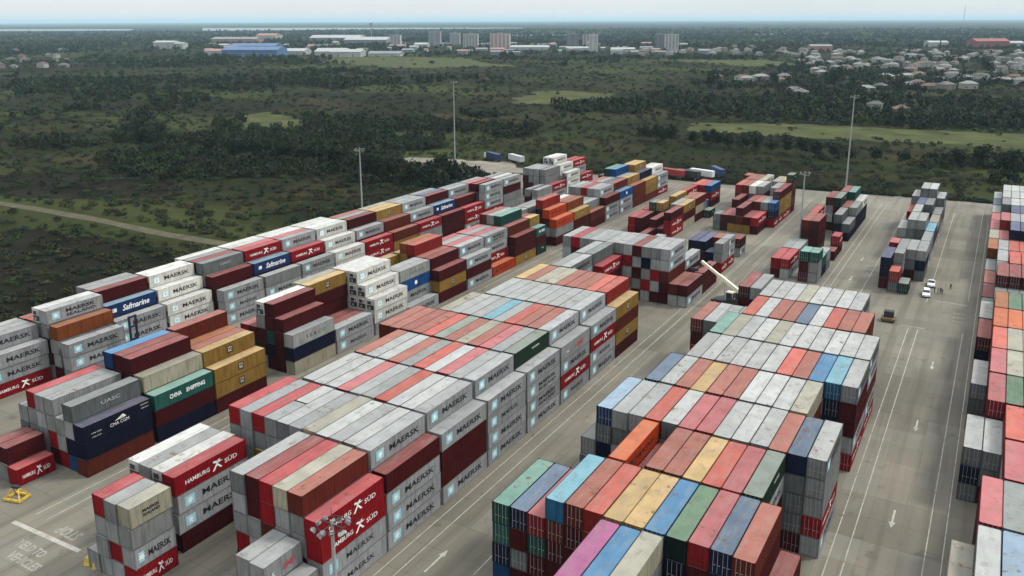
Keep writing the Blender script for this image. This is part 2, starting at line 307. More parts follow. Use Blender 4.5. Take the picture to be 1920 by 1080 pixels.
# --- stepped row along the scrub
st(bAL, -1, 2, 'rgg'); st(bAL, -1, 3, 'gggg'); st(bAL, -1, 4, 'gmml'); st(bAL, -1, 5, 'gmml')
st(bAL, 0, 0, 'lgg'); st(bAL, 0, 1, 'mglO'); st(bAL, 0, 2, 'gbmlz'); st(bAL, 0, 3, 'gmmlw'); st(bAL, 0, 4, 'gmbk'); st(bAL, 0, 5, 'gmmb')
st(bAL, 1, 1, 'ggg'); st(bAL, 1, 2, 'gmmS'); st(bAL, 1, 3, 'gmgmm'); st(bAL, 1, 4, 'gmmgl'); st(bAL, 1, 5, 'gmmgl')
st(bAL, 2, 1, 'gww'); st(bAL, 2, 2, 'gwww'); st(bAL, 2, 3, 'wwwww'); st(bAL, 2, 4, 'wwwww')
st(bAL, 3, 0, 'ggg'); st(bAL, 3, 1, 'gmmm'); st(bAL, 3, 2, 'gmmgD'); st(bAL, 3, 3, 'gmmgm'); st(bAL, 3, 4, 'gmmgl'); st(bAL, 3, 5, 'gmglw')
st(bAL, 4, 0, 'ggl'); st(bAL, 4, 1, 'gmmS'); st(bAL, 4, 2, 'gmmgr'); st(bAL, 4, 3, 'gmmgp'); st(bAL, 4, 4, 'gmgmw'); st(bAL, 4, 5, 'gmglw')
st(bAL, 5, 0, 'ggg'); st(bAL, 5, 1, 'gmmr'); st(bAL, 5, 2, 'gmmgg'); st(bAL, 5, 3, 'gmmgp'); st(bAL, 5, 4, 'gmgww'); st(bAL, 5, 5, 'gmglw')
st(bAL, 6, 0, 'www'); st(bAL, 6, 1, 'wwww'); st(bAL, 6, 2, 'wwwww'); st(bAL, 6, 3, 'wwwww'); st(bAL, 6, 4, 'wwwww'); st(bAL, 6, 5, 'wwwww')
st(bAL, 7, 0, 'grr'); st(bAL, 7, 1, 'gmmg'); st(bAL, 7, 2, 'gmmgm'); st(bAL, 7, 3, 'gmmgl'); st(bAL, 7, 4, 'gmgbb')
st(bAL, 8, 0, 'yyb'); st(bAL, 8, 1, 'mmbb'); st(bAL, 8, 2, 'gmmgy'); st(bAL, 8, 3, 'gmmgy'); st(bAL, 8, 4, 'gmgbc')
st(bAL, 9, 0, 'glr'); st(bAL, 9, 1, 'gmmg'); st(bAL, 9, 2, 'gmmgg'); st(bAL, 9, 3, 'gmmgl'); st(bAL, 9, 4, 'gmgbl')
st(bAL, 10, 0, 'mmm'); st(bAL, 10, 1, 'gmmS'); st(bAL, 10, 2, 'gmmgm'); st(bAL, 10, 3, 'gmmgs'); st(bAL, 10, 4, 'gmgbl')
st(bAL, 11, 0, 'grr'); st(bAL, 11, 1, 'gmmm'); st(bAL, 11, 2, 'gmmgg'); st(bAL, 11, 3, 'gmmgl')
st(bAL, 12, 0, 'mrgg'); st(bAL, 12, 1, 'lmrdm'); st(bAL, 12, 2, 'gmlrp'); st(bAL, 12, 3, 'gmmgl'); st(bAL, 12, 0, 'mrggg')
st(bAL, 13, 0, 'mllmg'); st(bAL, 13, 1, 'gmllw'); st(bAL, 13, 2, 'gmmgl')
st(bAL, 15, 0, 'gl'); st(bAL, 15, 1, 'ml'); st(bAL, 16, 0, 'gr'); st(bAL, 16, 1, 'mlll'); st(bAL, 16, 2, 'mlll'); st(bAL, 16, 3, 'lmll'); st(bAL, 16, 4, 'mmml')
st(bAL, 17, 0, 'www'); st(bAL, 17, 1, 'wwww'); st(bAL, 17, 2, 'wwwww'); st(bAL, 17, 3, 'wwwww'); st(bAL, 18, 0, 'rr'); st(bAL, 18, 1, 'mggr'); st(bAL, 18, 2, 'mggr')
st(bAL, 17, 6, 'ww'); st(bAL, 14, 8, 'gww')
# --- block D, across the arrow lane
st(bD, -1, 0, 'dgc'); st(bD, -1, 1, 'mggw'); st(bD, -1, 2, 'gmgi'); st(bD, -1, 3, 'gmgl')
st(bD, 0, 1, 'mnmp'); st(bD, 0, 2, 'mdgd'); st(bD, 0, 3, 'mdgd'); st(bD, 1, 2, 'mmgp'); st(bD, 1, 3, 'mmgp')
st(bD, 2, 0, 'dnw'); st(bD, 2, 1, 'mdw'); st(bD, 2, 2, 'mbgk'); st(bD, 2, 3, 'mbgk')
st(bD, 3, 1, 'mnmp'); st(bD, 3, 2, 'mbgE'); st(bD, 3, 3, 'mbgE')
st(bD, 4, 0, 'mdw'); st(bD, 4, 1, 'mmmp'); st(bD, 4, 2, 'mddc'); st(bD, 4, 3, 'mddc'); st(bD, 5, 0, 'm'); st(bD, 5, 1, 'mmmk'); st(bD, 5, 2, 'mmgc'); st(bD, 5, 3, 'mmgl')
st(bD, 6, 0, 'mnm'); st(bD, 6, 1, 'mmko'); st(bD, 6, 2, 'mmko'); st(bD, 6, 3, 'mmko')
st(bD, 7, 0, 'mdw'); st(bD, 7, 1, 'mddO'); st(bD, 7, 2, 'mdnE'); st(bD, 7, 3, 'mdnE')
for bay_, rows_ in ((8, ('dd', 'mdd', 'mgd')), (9, ('mm', 'mgdm', 'mddm')), (10, ('mb', 'ddl', 'mmbk')), (11, ('md', 'mgl', 'mmk')), (12, ('dmO', 'mgl', 'mbk')), (13, ('mdc', 'mmp', 'mndn')),
                    (14, ('mmp', 'mgmp', 'mggl')), (15, ('mgp', 'mgl', 'mndn')), (16, ('mll', 'mdgd', 'mggw')), (17, ('gds', 'mdgw', 'mggw')), (18, ('gdw', 'mdgw', 'mggw'))):
    for c_, s_ in enumerate(rows_): st(bD, bay_, c_, s_)
    st(bD, bay_, 3, rows_[2])
# --- block R behind the white cars
st(bR, 9.9, 1, 'e', 1); st(bR, 9.9, 2, 'dk', 1)
st(bR, 10.1, 3, 'mnn'); st(bR, 10.6, 2, 'mgl', 1)
st(bR, 11, 0, 'dnl'); st(bR, 11, 1, 'mdl'); st(bR, 11, 2, 'gmd'); st(bR, 11, 3, 'mgp', 2)
st(bR, 12, 0, 'gdl'); st(bR, 12, 1, 'gl'); st(bR, 12, 2, 'gd'); st(bR, 13, 0, 'gnL'); st(bR, 13, 1, 'gddl'); st(bR, 13, 2, 'gddl'); st(bR, 13, 3, 'ddl')
st(bR, 14, 0, 'gmc'); st(bR, 14, 1, 'dd'); st(bR, 14, 2, 'gmdw'); st(bR, 15, 0, 'gdd'); st(bR, 15, 1, 'mgmd'); st(bR, 15, 2, 'mmdn'); st(bR, 15, 3, 'mmr')
st(bR, 16, 0, 'gmdw'); st(bR, 16, 1, 'gmddw'); st(bR, 16, 2, 'gmddw'); st(bR, 16, 3, 'mmww')
# --- block Q around the thin mast
st(bQ, 0, 0, 'llt', 1); st(bQ, 0, 1, 'mmt', 1); st(bQ, 0, 3, 'gr'); st(bQ, 0, 4, 'mr'); st(bQ, .5, 0, 'nt', 1)
st(bQ, 1, 0, 'dl', 1); st(bQ, 1, 3, 'dl'); st(bQ, 1, 4, 'dl'); st(bQ, 2, 0, 'm', 1); st(bQ, 2, 2, 'tmmm'); st(bQ, 2, 3, 'mtmb'); st(bQ, 2.6, 0, 'mr', 1)
st(bQ, 4, 0, 'nd'); st(bQ, 4, 1, 'nnd'); st(bQ, 5, 0, 'nnl'); st(bQ, 5, 1, 'nmm'); st(bQ, 5, 2, 'mnme'); st(bQ, 5, 3, 'mwgm'); st(bQ, 4, 4, 'mmr')
st(bQ, 6, 0, 'nnw'); st(bQ, 6, 1, 'mmgt'); st(bQ, 6, 2, 'mmgm')
# --- loose stacks far inside the yard
st(bP, 0, 0, 'rrm'); st(bP, 0, 1, 'm'); st(bP, 0, 2, 'mm'); st(bP, 0, 5, 'rr'); st(bP, 0, 4, 'mm'); st(bP, -.9, 2, 'm')
st(bP, 1, 0, 'cmy'); st(bP, 1, 1, 'mml'); st(bP, 1, 3, 'mey', 1); st(bP, 1, 4, 'mme', 1); st(bP, 1, 5, 'mr'); st(bP, 2, 0, 'mcb'); st(bP, 2, 1, 'myb'); st(bP, 2, 3, 'mry'); st(bP, 2, 4, 'mk')
st(bP, 2.7, 0, 'yu', 1); st(bP, 2.7, -1, 'e', 1); st(bP, 3, 3, 'mmr'); st(bP, 3, 4, 'mr'); st(bP, 4, 2, 'rsr'); st(bP, 4, 3, 'mmk'); st(bP, 4, 1, 'mru')
st(bN, 0, 0, 'rll', 1); st(bN, 0, 1, 'ns', 1); st(bN, 0, 2, 'mmn'); st(bN, 0, 3, 'mnn'); st(bN, .5, 0, 'rgg', 1); st(bN, .5, 1, 'mmb', 1); st(bN, 1, 0, 'gm', 2)
st(bO, 0, 1, 'mr'); st(bO, 0, 2, 'ym'); st(bO, 0, 3, 'ybm'); st(bO, 0, 4, 'ym'); st(bO, 0, 6, 'dd', 1); st(bO, 0, 5, 'mm')
st(bO, 1, 0, 'rnu', 1); st(bO, 1, 1, 'mnl'); st(bO, 1, 2, 'mmb'); st(bO, 1, 3, 'bmm'); st(bO, 1, 5, 'rrm'); st(bO, 1.5, 0, 'ryym', 1)
st(bO, 2, 0, 'ryym'); st(bO, 2, 1, 'mmgl'); st(bO, 2, 3, 'mmml'); st(bO, 2, 4, 'mwdw'); st(bO, 2, 5, 'mwmb'); st(bO, 2, 6, 'rrbk'); st(bO, 3, 0, 'mmmme', 1); st(bO, 3, 1, 'mbyy'); st(bO, 3, 2, 'mdgc')
st(bO, 3, 4, 'mgwc'); st(bO, 3, 5, 'mmrb'); st(bO, 3, 6, 'mmmb'); st(bO, 3.6, 7, 'mmbb', 1); st(bO, 3.6, 4, 'mgww', 1)

CONT = []                                   # every single container: dict(x, y, z, L, code, block, bay, col, tier, top)
for (bk, bay, col, half), (b, codes) in CELLS.items():
    for t, ch in enumerate(codes):
        if ch == 'w' and b.key in ('B', 'C', 'D', 'R'): ch = 'h'      # no refrigerated boxes in these blocks
        L = CL if half == 0 else 6.058
        y = b.y0+bay*PY+(CL/2 if half == 0 else (3.03 if half == 1 else 9.16))
        CONT.append(dict(x=b.x(col)+rng.uniform(-.025, .025), y=y+rng.uniform(-.16, .16), z=t*TH, L=L, c=ch, b=b, bay=bay, col=col, t=t, n=len(codes), half=half, door=(b.dend and rng.random() < .7)))

# which containers show, and how large: a coarse depth buffer over all boxes (decides only which are built as separate objects)
RW, RH = 960, 540
zbuf = np.full((RH, RW), 1e9); ibuf = np.full((RH, RW), -1, int)
def raster(P4, idx):
    q = proj(P4)
    if (q[:, 2] < 2).any(): return
    px = q[:, 0]*RW/1920; py = q[:, 1]*RH/1080
    x0, x1 = int(max(0, px.min())), int(min(RW-1, px.max()+1)); y0, y1 = int(max(0, py.min())), int(min(RH-1, py.max()+1))
    if x0 >= x1 or y0 >= y1: return
    X, Y = np.meshgrid(np.arange(x0, x1+1)+.5, np.arange(y0, y1+1)+.5)
    inside = np.ones(X.shape, bool); s = 0
    for i in range(4):
        j = (i+1) % 4; s += px[i]*py[j]-px[j]*py[i]
    sg = 1 if s > 0 else -1
    for i in range(4):
        j = (i+1) % 4
        inside &= sg*((px[j]-px[i])*(Y-py[i])-(py[j]-py[i])*(X-px[i])) >= 0
    if not inside.any(): return
    A = np.stack([px[:3], py[:3], np.ones(3)], 1)   # 1/z is affine in the picture
    try: co = np.linalg.solve(A, 1/q[:3, 2])
    except np.linalg.LinAlgError: return
    zz = 1/np.maximum(1e-9, co[0]*X+co[1]*Y+co[2])
    sl = (slice(y0, y1+1), slice(x0, x1+1))
    m = inside & (zz < zbuf[sl]); zbuf[sl][m] = zz[m]; ibuf[sl][m] = idx
for i, c in enumerate(CONT):
    x0, x1, y0, y1, z0, z1 = c['x']-CW/2, c['x']+CW/2, c['y']-c['L']/2, c['y']+c['L']/2, c['z'], c['z']+CHT
    raster(np.array([(x0,y0,z1),(x1,y0,z1),(x1,y1,z1),(x0,y1,z1)]), i)
    raster(np.array([(x0,y0,z0),(x1,y0,z0),(x1,y0,z1),(x0,y0,z1)]), i)
    sx = x1 if x1 < 0 else x0
    raster(np.array([(sx,y0,z0),(sx,y1,z0),(sx,y1,z1),(sx,y0,z1)]), i)
vis = np.bincount(ibuf[ibuf >= 0], minlength=len(CONT))
for i, c in enumerate(CONT): c['vis'] = int(vis[i])
order = sorted(range(len(CONT)), key=lambda i: -CONT[i]['vis'])
kind_of = lambda c: 'refrigerated_container' if c['c'] == 'w' else 'short_container' if c['half'] else 'shipping_container'
SINGLE = set([i for i in order if kind_of(CONT[i]) == 'shipping_container'][:300])
SINGLE |= set([i for i in order if kind_of(CONT[i]) == 'refrigerated_container' and CONT[i]['vis'] > 25][:120]) | set([i for i in order if kind_of(CONT[i]) == 'short_container' and CONT[i]['vis'] > 25][:120])
print('containers', len(CONT), 'visible', int((vis > 0).sum()), 'threshold', CONT[order[299]]['vis'])

# ------------------------------------------------------------------ container meshes (shared between all containers)
def corr(n, p0, p1, depth):                  # trapezoid profile: list of (position, offset)
    out = []; st_ = (p1-p0)/n
    for i in range(n):
        a = p0+i*st_
        out += [(a, 0), (a+.28*st_, 0), (a+.5*st_, -depth), (a+.78*st_, -depth)]
    out.append((p1, 0)); return out
PARTS = {}
def container_parts(L):
    key = round(L, 1)
    if key in PARTS: return PARTS[key]
    h, w, l = CHT, CW/2, L/2
    d = {}
    f = MB()                                 # frame: corner posts, rails, castings
    for sx in (-1, 1):
        for sy in (-1, 1):
            f.box(min(sx*w, sx*(w-.16)), max(sx*w, sx*(w-.16)), min(sy*l, sy*(l-.16)), max(sy*l, sy*(l-.16)), .118, h-.118)
            for z in (0, h-.118): f.box(min(sx*(w+.004), sx*(w-.165)), max(sx*(w+.004), sx*(w-.165)), min(sy*(l+.004), sy*(l-.178)), max(sy*(l+.004), sy*(l-.178)), z, z+.118)
        f.box(min(sx*w, sx*(w-.06)), max(sx*w, sx*(w-.06)), -l+.178, l-.178, .05, .15)
        f.box(min(sx*w, sx*(w-.06)), max(sx*w, sx*(w-.06)), -l+.178, l-.178, h-.085, h-.03)
    for sy in (-1, 1):
        f.box(-w+.165, w-.165, min(sy*l, sy*(l-.08)), max(sy*l, sy*(l-.08)), .05, .15)
        f.box(-w+.165, w-.165, min(sy*l, sy*(l-.08)), max(sy*l, sy*(l-.08)), h-.12, h-.03)
    d['frame'] = f.mesh('frame', M_WALL)
    n = int((L-.36)/.279)
    for nm, sx in (('side_panel', 1), ('side_panel_b', -1)):
        s = MB(); pr = corr(n, -l+.16, l-.16, .036)
        for (a, o), (b, q) in zip(pr, pr[1:]):
            xa, xb = sx*(w-.012+o), sx*(w-.012+q); P = [(xa, a, .15), (xb, b, .15), (xb, b, h-.085), (xa, a, h-.085)]
            s.quad(*(P if sx > 0 else P[::-1]))
        d[nm] = s.mesh('side_panel', M_WALL)
    r = MB(); pr = corr(int((L-.3)/.42), -l+.08, l-.08, .02)
    for (a, o), (b, q) in zip(pr, pr[1:]): r.quad((-w+.06, a, h-.036+o), (w-.06, a, h-.036+o), (w-.06, b, h-.036+q), (-w+.06, b, h-.036+q))
    d['roof_panel'] = r.mesh('roof_panel', M_ROOF)
    e = MB(); pr = corr(8, -w+.16, w-.16, .04)
    for (a, o), (b, q) in zip(pr, pr[1:]): e.quad((a, -l+.012-o, .15), (b, -l+.012-q, .15), (b, -l+.012-q, h-.12), (a, -l+.012-o, h-.12))
    d['end_panel'] = e.mesh('end_panel', M_WALL)
    for nm, x0, x1 in (('door', -w+.165, -.01), ('door_b', .01, w-.165)):
        D = MB(); D.box(x0, x1, -l+.03, -l+.08, .155, h-.125)
        for z0, z1 in ((.35, 1.0), (1.1, 1.75), (1.85, h-.3)): D.box(x0+.14, x1-.14, -l+.016, -l+.03, z0, z1)
        d[nm] = D.mesh('door', M_WALL)
        K = MB()
        for xx in (x0+.28, x1-.28):
            K.bar((xx, -l+.002, .12), (xx, -l+.002, h-.06), .035, .035)
            K.bar((xx, -l-.012, 1.12), (xx+.3, -l-.012, 1.12), .03, .05)
        d[nm+'_rods'] = K.mesh('lock_rods', M_STEEL)
    PARTS[key] = d; return d

def text_mesh(body, width, height, bold=.0, mat=None, italic=0., spacing=1.):
    cu = bpy.data.curves.new('t', 'FONT'); cu.body = body; cu.align_x = 'CENTER'; cu.align_y = 'CENTER'; cu.offset = bold; cu.shear = italic
    cu.space_character = spacing; cu.resolution_u = 2
    o = bpy.data.objects.new('t', cu); COL.objects.link(o); bpy.context.view_layer.update()
    me = bpy.data.meshes.new_from_object(o.evaluated_get(bpy.context.evaluated_depsgraph_get()))
    bpy.data.objects.remove(o); bpy.data.curves.remove(cu)
    v = np.empty(len(me.vertices)*3); me.vertices.foreach_get('co', v); v = v.reshape(-1, 3)
    mn, mxx = v.min(0), v.max(0)
    q = (v-(mn+mxx)/2)/np.maximum(mxx-mn, 1e-6)*np.array([width, height, 1])
    F = [tuple(p.vertices) for p in me.polygons]; bpy.data.meshes.remove(me)
    return q[:, 0], q[:, 1], F
LET = {}
def marking(kind, L):
    """flat print on the +X side: list of (name, mesh); local x is the wall, y along, z up"""
    key = (kind, round(L, 1))
    if key in LET: return LET[key]
    k = L/12.19; xs = CW/2+.006; zc = CHT/2
    def put(mb, body, yc, z, wd, ht, m, **kw):
        U, V, F = text_mesh(body, wd*k, ht, **kw); n = len(mb.v)
        mb.v += [(xs+.002*m, yc*k+u, z+v) for u, v in zip(U, V)]; mb.f += [tuple(n+i for i in f) for f in F]; mb.m += [m]*len(F)
    def rect(mb, y0, y1, z0, z1, m, dx=0): mb.quad((xs+dx, y0*k, z0), (xs+dx, y1*k, z0), (xs+dx, y1*k, z1), (xs+dx, y0*k, z1), m)
    def star(mb, yc, z, r, m, dx=.004):
        P = [(xs+dx, yc*k+math.sin(math.pi*i/7)*(r if i % 2 == 0 else r*.42), z+math.cos(math.pi*i/7)*(r if i % 2 == 0 else r*.42)) for i in range(14)]
        for i in range(14): mb.tri((xs+dx, yc*k, z), P[(i+1) % 14], P[i], m)
    out = []
    a = MB(); b = MB()
    if kind in ('star', 'reefer', 'sealand', 'star_small'):
        rect(b, -4.95, -3.35, zc-.72, zc+.72, 0)
        if kind == 'reefer': rect(b, -4.8, -3.5, zc-.58, zc+.58, 1, .003)
        star(b, -4.15, zc, .6 if kind != 'reefer' else .45, 1 if kind != 'reefer' else 0, .005)
        if kind == 'sealand': put(a, 'MAERSK', 1.2, zc+.42, 6.4, .72, 0, bold=.03); put(a, 'SEALAND', 1.2, zc-.5, 6.4, .6, 0, bold=.02)
        elif kind == 'star_small': put(a, 'MAERSK', .9, zc+.02, 5.3, .74, 0, bold=.012)
        else: put(a, 'MAERSK', 1.25, zc+.02, 6.7, .92, 0, bold=.022)
        out = [('star_logo', b.mesh('star_logo', [M_STAR, M_WHITE])), ('lettering', a.mesh('lettering', [M_BLACK]))]
    elif kind == 'sud':
        put(a, 'HAMBURG', -2.4, zc-.1, 4.0, .62, 0, bold=.01); put(a, 'SÜD', 3.3, zc-.02, 2.2, .8, 0, bold=.01)
        y0 = .75                             # swoosh of two crossing sails
        a.quad((xs, (y0-.7)*k, zc-.75), (xs, (y0-.35)*k, zc-.75), (xs, (y0+.75)*k, zc+.7), (xs, (y0+.4)*k, zc+.7))
        a.quad((xs, (y0-.55)*k, zc+.5), (xs, (y0-.4)*k, zc+.72), (xs, (y0+1.2)*k, zc+.3), (xs, (y0+.2)*k, zc+.18))
        a.quad((xs, (y0+.1)*k, zc-.05), (xs, (y0+.3)*k, zc+.1), (xs, (y0+1.0)*k, zc-.62), (xs, (y0+.7)*k, zc-.66))
        out = [('lettering', a.mesh('lettering', [M_WHITE]))]
    elif kind == 'msc':
        rect(b, -.62, .62, zc-.66, zc+.74, 0); put(b, 'm', 0, zc+.42, .8, .3, 1); put(b, 'sc', 0, zc-.14, .84, .5, 1)
        out = [('logo', b.mesh('logo', [M_BLACK, M_CREAM]))]
    elif kind == 'hapag':
        put(a, 'Hapag-Lloyd', .8, zc, 6.2, .8, 0, bold=.02); rect(b, -4.4, -3.5, zc-.5, zc+.5, 0)
        out = [('lettering', a.mesh('lettering', [M_BLACK])), ('logo', b.mesh('logo', [M_BLACK]))]
    elif kind == 'cma':
        put(a, 'CMA CGM', .2, zc-.25, 3.4, .55, 0); a.tri((xs, -.6*k, zc+.2), (xs, 1.5*k, zc+.35), (xs, .9*k, zc+.9)); a.tri((xs, .2*k, zc+.2), (xs, 1.2*k, zc+.25), (xs, .6*k, zc+.55))
        put(a, 'CMA CGM', -3.9, zc-.2, 1.7, .2, 0); put(a, 'CMA CGM', -3.9, zc-.85, 1.5, .2, 0); put(a, 'ECMU', 4.9, zc+.95, 1.4, .22, 0); put(a, '45G1', 4.9, zc+.35, 1.4, .2, 0)
        out = [('lettering', a.mesh('lettering', [M_WHITE]))]
    elif kind == 'saf':
        put(a, 'Safmarine', 1., zc, 6.6, 1.3, 0, bold=.02, italic=.25); rect(a, -4.7, -3.7, zc-.4, zc+.4, 0); rect(a, -4.5, -4.3, zc-.2, zc+.2, 1, .004)
        out = [('lettering', a.mesh('lettering', [M_WHITE, M_REDP]))]
    elif kind == 'apl':
        n = 16; P = [(xs, .2*k+math.sin(2*math.pi*i/n)*.55, zc+math.cos(2*math.pi*i/n)*.55) for i in range(n)]
        for i in range(n): a.tri((xs, .2*k, zc), P[(i+1) % n], P[i])
        out = [('emblem', a.mesh('emblem', [M_WHITE]))]
    elif kind == 'china':
        put(a, 'CHINA', -1.9, zc+.1, 2.4, .8, 0, bold=.03); put(b, 'SHIPPING', 2.3, zc+.1, 4.0, .8, 0, bold=.03)
        out = [('lettering', a.mesh('lettering', [M_WHITE])), ('lettering', b.mesh('lettering', [M_WHITE]))]
    elif kind == 'seaco':
        put(a, 'SEACO', .6, zc-.05, 5.6, .72, 0, spacing=1.8); out = [('lettering', a.mesh('lettering', [M_BLACK]))]
    elif kind == 'redtag':
        put(a, 'K', -3.2, zc-.2, .9, .5, 0); put(b, 'LINE', 1.6, zc-.1, 3.6, .8, 0, bold=.03, italic=.2); out = [('lettering', a.mesh('lettering', [M_WHITE])), ('lettering', b.mesh('lettering', [M_REDP]))]
    elif kind == 'blacktag':
        put(a, 'MAERSK', 0, zc+.3, 5., .42, 0, bold=.03); put(a, 'SEALAND', 0, zc-.3, 5., .42, 0, bold=.03); out = [('lettering', a.mesh('lettering', [M_BLACK]))]
    elif kind == 'palelet':
        put(a, 'UASC', .6, zc+.1, 3.4, .62, 0, bold=.02); out = [('lettering', a.mesh('lettering', [M_GREYP]))]
    elif kind == 'tag':
        put(a, 'EVERGREEN', 1.2, zc+.35, 2.6, .36, 0); out = [('lettering', a.mesh('lettering', [M_WHITE]))]
    LET[key] = out; return out

def cool_mesh(L):
    if ('cool', round(L, 1)) not in LET:
        b = MB(); l = L/2
        b.box(-.95, .95, -l-.02, -l+.02, .25, 1.35, 0); b.box(-.85, .15, -l-.03, -l+.0, 1.5, 2.25, 0); b.box(.3, .9, -l-.03, -l, 1.5, 2.3, 1); b.box(-.5, .0, -l-.05, -l-.03, .4, .95, 1)
        LET[('cool', round(L, 1))] = b.mesh('cooling_unit', [M_DARK, M_GREYP])
    return LET[('cool', round(L, 1))]
ORD = ['zeroth', 'first', 'second', 'third', 'fourth', 'fifth', 'sixth', 'seventh', 'eighth', 'ninth', 'tenth', 'eleventh', 'twelfth', 'thirteenth', 'fourteenth', 'fifteenth', 'sixteenth', 'seventeenth', 'eighteenth', 'nineteenth', 'twentieth', 'twenty-first']
bG.lane = 'bare-ground aisle'
def label_of(c):
    b = c['b']; words = PAL[c['c']][3]
    tier = 'top tier' if c['t'] == c['n']-1 else ORD[c['t']+1]+' tier'
    cols = sorted({k[2] for k in CELLS if k[0] == b.key}); bays = sorted({k[1] for k in CELLS if k[0] == b.key})
    row = cols.index(c['col'])+1; bi = bays.index(c['bay']); bi = (len(bays)-bi) if b.es < 0 else bi+1
    if b.key in ('O', 'N', 'P', 'Q') and c['half']: return f"short {words.replace('bright ', '').replace('plain ', '')}, {tier}, {ORD[row]} row from {b.lane}, {ORD[bi]} bay" + (', long stack' if c['n'] > 3 else ', on edge' if c['bay'] % 1 else '')
    tail = {1: ' near half', 2: ' rear half'}[c['half']] if c['half'] and (b.key, c['bay'], c['col'], 3-c['half']) in CELLS else ''
    if tail: words = 'short '+words.replace('plain ', '').replace('white-roofed ', '').replace('pale ', '').replace('light ', '')
    s_ = f"{words}, {tier}, {ORD[row]} row from {b.lane}, {ORD[bi]} bay,{tail}" if tail else f"{words}, {tier}, {ORD[row]} row from {b.lane}, {ORD[bi]} bay from {b.end}"
    return s_ if len(s_.split()) <= 16 else s_.replace('plain ', '').replace('white-roofed ', '').replace(' row from ', ' row off ').replace(', top tier', ' on top').replace(' bay from ', ' bay off ').replace(' row off stop-line aisle', ' stop-aisle row')
def jit(col, k, a=.08):
    f = 1+rng.uniform(-a, a); return tuple(min(.9, v*f*k) for v in col)
seen_labels = {}
def build_container(c):
    d = container_parts(c['L']); wall, roof, mark, words = PAL[c['c']]
    if mark == 'star' and c['t'] < c['n']-1: mark = rng.choice(('star', 'star', 'star', 'star_small'))
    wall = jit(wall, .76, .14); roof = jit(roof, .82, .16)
    o = link(kind_of(c), None, loc=(c['x'], c['y'], c['z']))
    tag(o, label_of(c), 'container', c['b'].group)
    link('frame', d['frame'], o, color=tuple(v*.7 for v in wall)); link('roof_panel', d['roof_panel'], o, color=roof)  # frame darker than walls: grime plus gap shadow put into its colour
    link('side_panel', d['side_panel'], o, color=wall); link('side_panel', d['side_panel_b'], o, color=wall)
    rear = link('end_panel', d['end_panel'], o, color=wall)
    if c['door']:
        rear.rotation_euler = (0, 0, math.pi)
    for nm in ('door', 'door_b'):
        q = link('door', d[nm], o, color=wall)
        if not c['door']: q.rotation_euler = (0, 0, math.pi)
        else: link('lock_rods', d[nm+'_rods'], q)
    if c['c'] == 'w' and not c['door']: link('cooling_unit', cool_mesh(c['L']), o)
    if mark:
        for nm, me in marking(mark, c['L']): link(nm, me, o)
for i in sorted(SINGLE): build_container(CONT[i])

# all remaining containers: inside the stacks, or too small to pick apart
V = []; Fq = []; Ccol = []; Mi = []; nv = 0; FS = []
def add_faces(vs, faces, col, mat):
    global nv
    V.append(np.asarray(vs, float))
    for f in faces: Fq.append(tuple(nv+i for i in f)); Ccol.append(col); Mi.append(mat)
    nv += len(vs)
PA = {}
def part_arrays(me):
    if me.name not in PA:
        v = np.empty(len(me.vertices)*3); me.vertices.foreach_get('co', v); PA[me.name] = (v.reshape(-1, 3), [tuple(p.vertices) for p in me.polygons])
    return PA[me.name]
LM = [M_WALLS, M_ROOFS]; LMI = {}
def mat_index(m):
    if m.name not in LMI: LMI[m.name] = len(LM); LM.append(m)
    return LMI[m.name]
for i, c in enumerate(CONT):
    if i in SINGLE: continue
    w, l, h = CW/2, c['L']/2, CHT; x, y, z = c['x'], c['y'], c['z']
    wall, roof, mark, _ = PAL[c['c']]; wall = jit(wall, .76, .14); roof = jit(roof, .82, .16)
    if c['vis'] > 30:                        # still large enough to show its ribs
        d_ = container_parts(c['L']); names = ['frame', 'roof_panel', 'side_panel', 'side_panel_b'] if c['b'].flip else ['frame', 'roof_panel', 'side_panel']
        names += ['door', 'door_b'] if c['door'] else ['end_panel']
        for nm in names:
            vv, ff = part_arrays(d_[nm]); V.append(vv+np.array((x, y, z))); n0 = nv; nv += len(vv)
            Fq += [tuple(n0+k for k in f) for f in ff]; Ccol += [roof if nm == 'roof_panel' else tuple(q*.7 for q in wall) if nm == 'frame' else wall]*len(ff); Mi += [1 if nm == 'roof_panel' else 0]*len(ff)  # frames here also carry grime and seam shadow in their colour
    else:
        B = [(x+sx*w, y+sy*l, z+zz) for zz in (0, h) for sx, sy in ((-1, -1), (1, -1), (1, 1), (-1, 1))]
        Q = [(x+sx*(w-.06), y+sy*(l-.08), z+zz) for zz in (h, h-.03) for sx, sy in ((-1, -1), (1, -1), (1, 1), (-1, 1))]
        add_faces(B+Q, [(0,1,5,4),(1,2,6,5),(2,3,7,6),(3,0,4,7),(4,5,9,8),(5,6,10,9),(6,7,11,10),(7,4,8,11),(8,9,13,12),(9,10,14,13),(10,11,15,14),(11,8,12,15)], wall, 0)
        add_faces(Q[4:], [(0, 1, 2, 3)], roof, 1)
    if c['vis'] > 12:
        if c['door']:                        # door seams and rods
            for xx in (-.75, -.4, .4, .75):
                add_faces([(x+xx-.03, y-l-.01, z+.1), (x+xx+.03, y-l-.01, z+.1), (x+xx+.03, y-l-.01, z+h-.1), (x+xx-.03, y-l-.01, z+h-.1)], [(0, 1, 2, 3)], tuple(v*.45+.02 for v in wall), 0)
        if mark:
            for nm, me in marking(mark, c['L']):
                vv = [(v.co.x+x, v.co.y+y, v.co.z+z) for v in me.vertices]
                n0 = nv; V.append(np.array(vv))
                for p in me.polygons: Fq.append(tuple(n0+k for k in p.vertices)); Ccol.append((1, 1, 1)); Mi.append(mat_index(me.materials[p.material_index]))
                nv += len(vv)
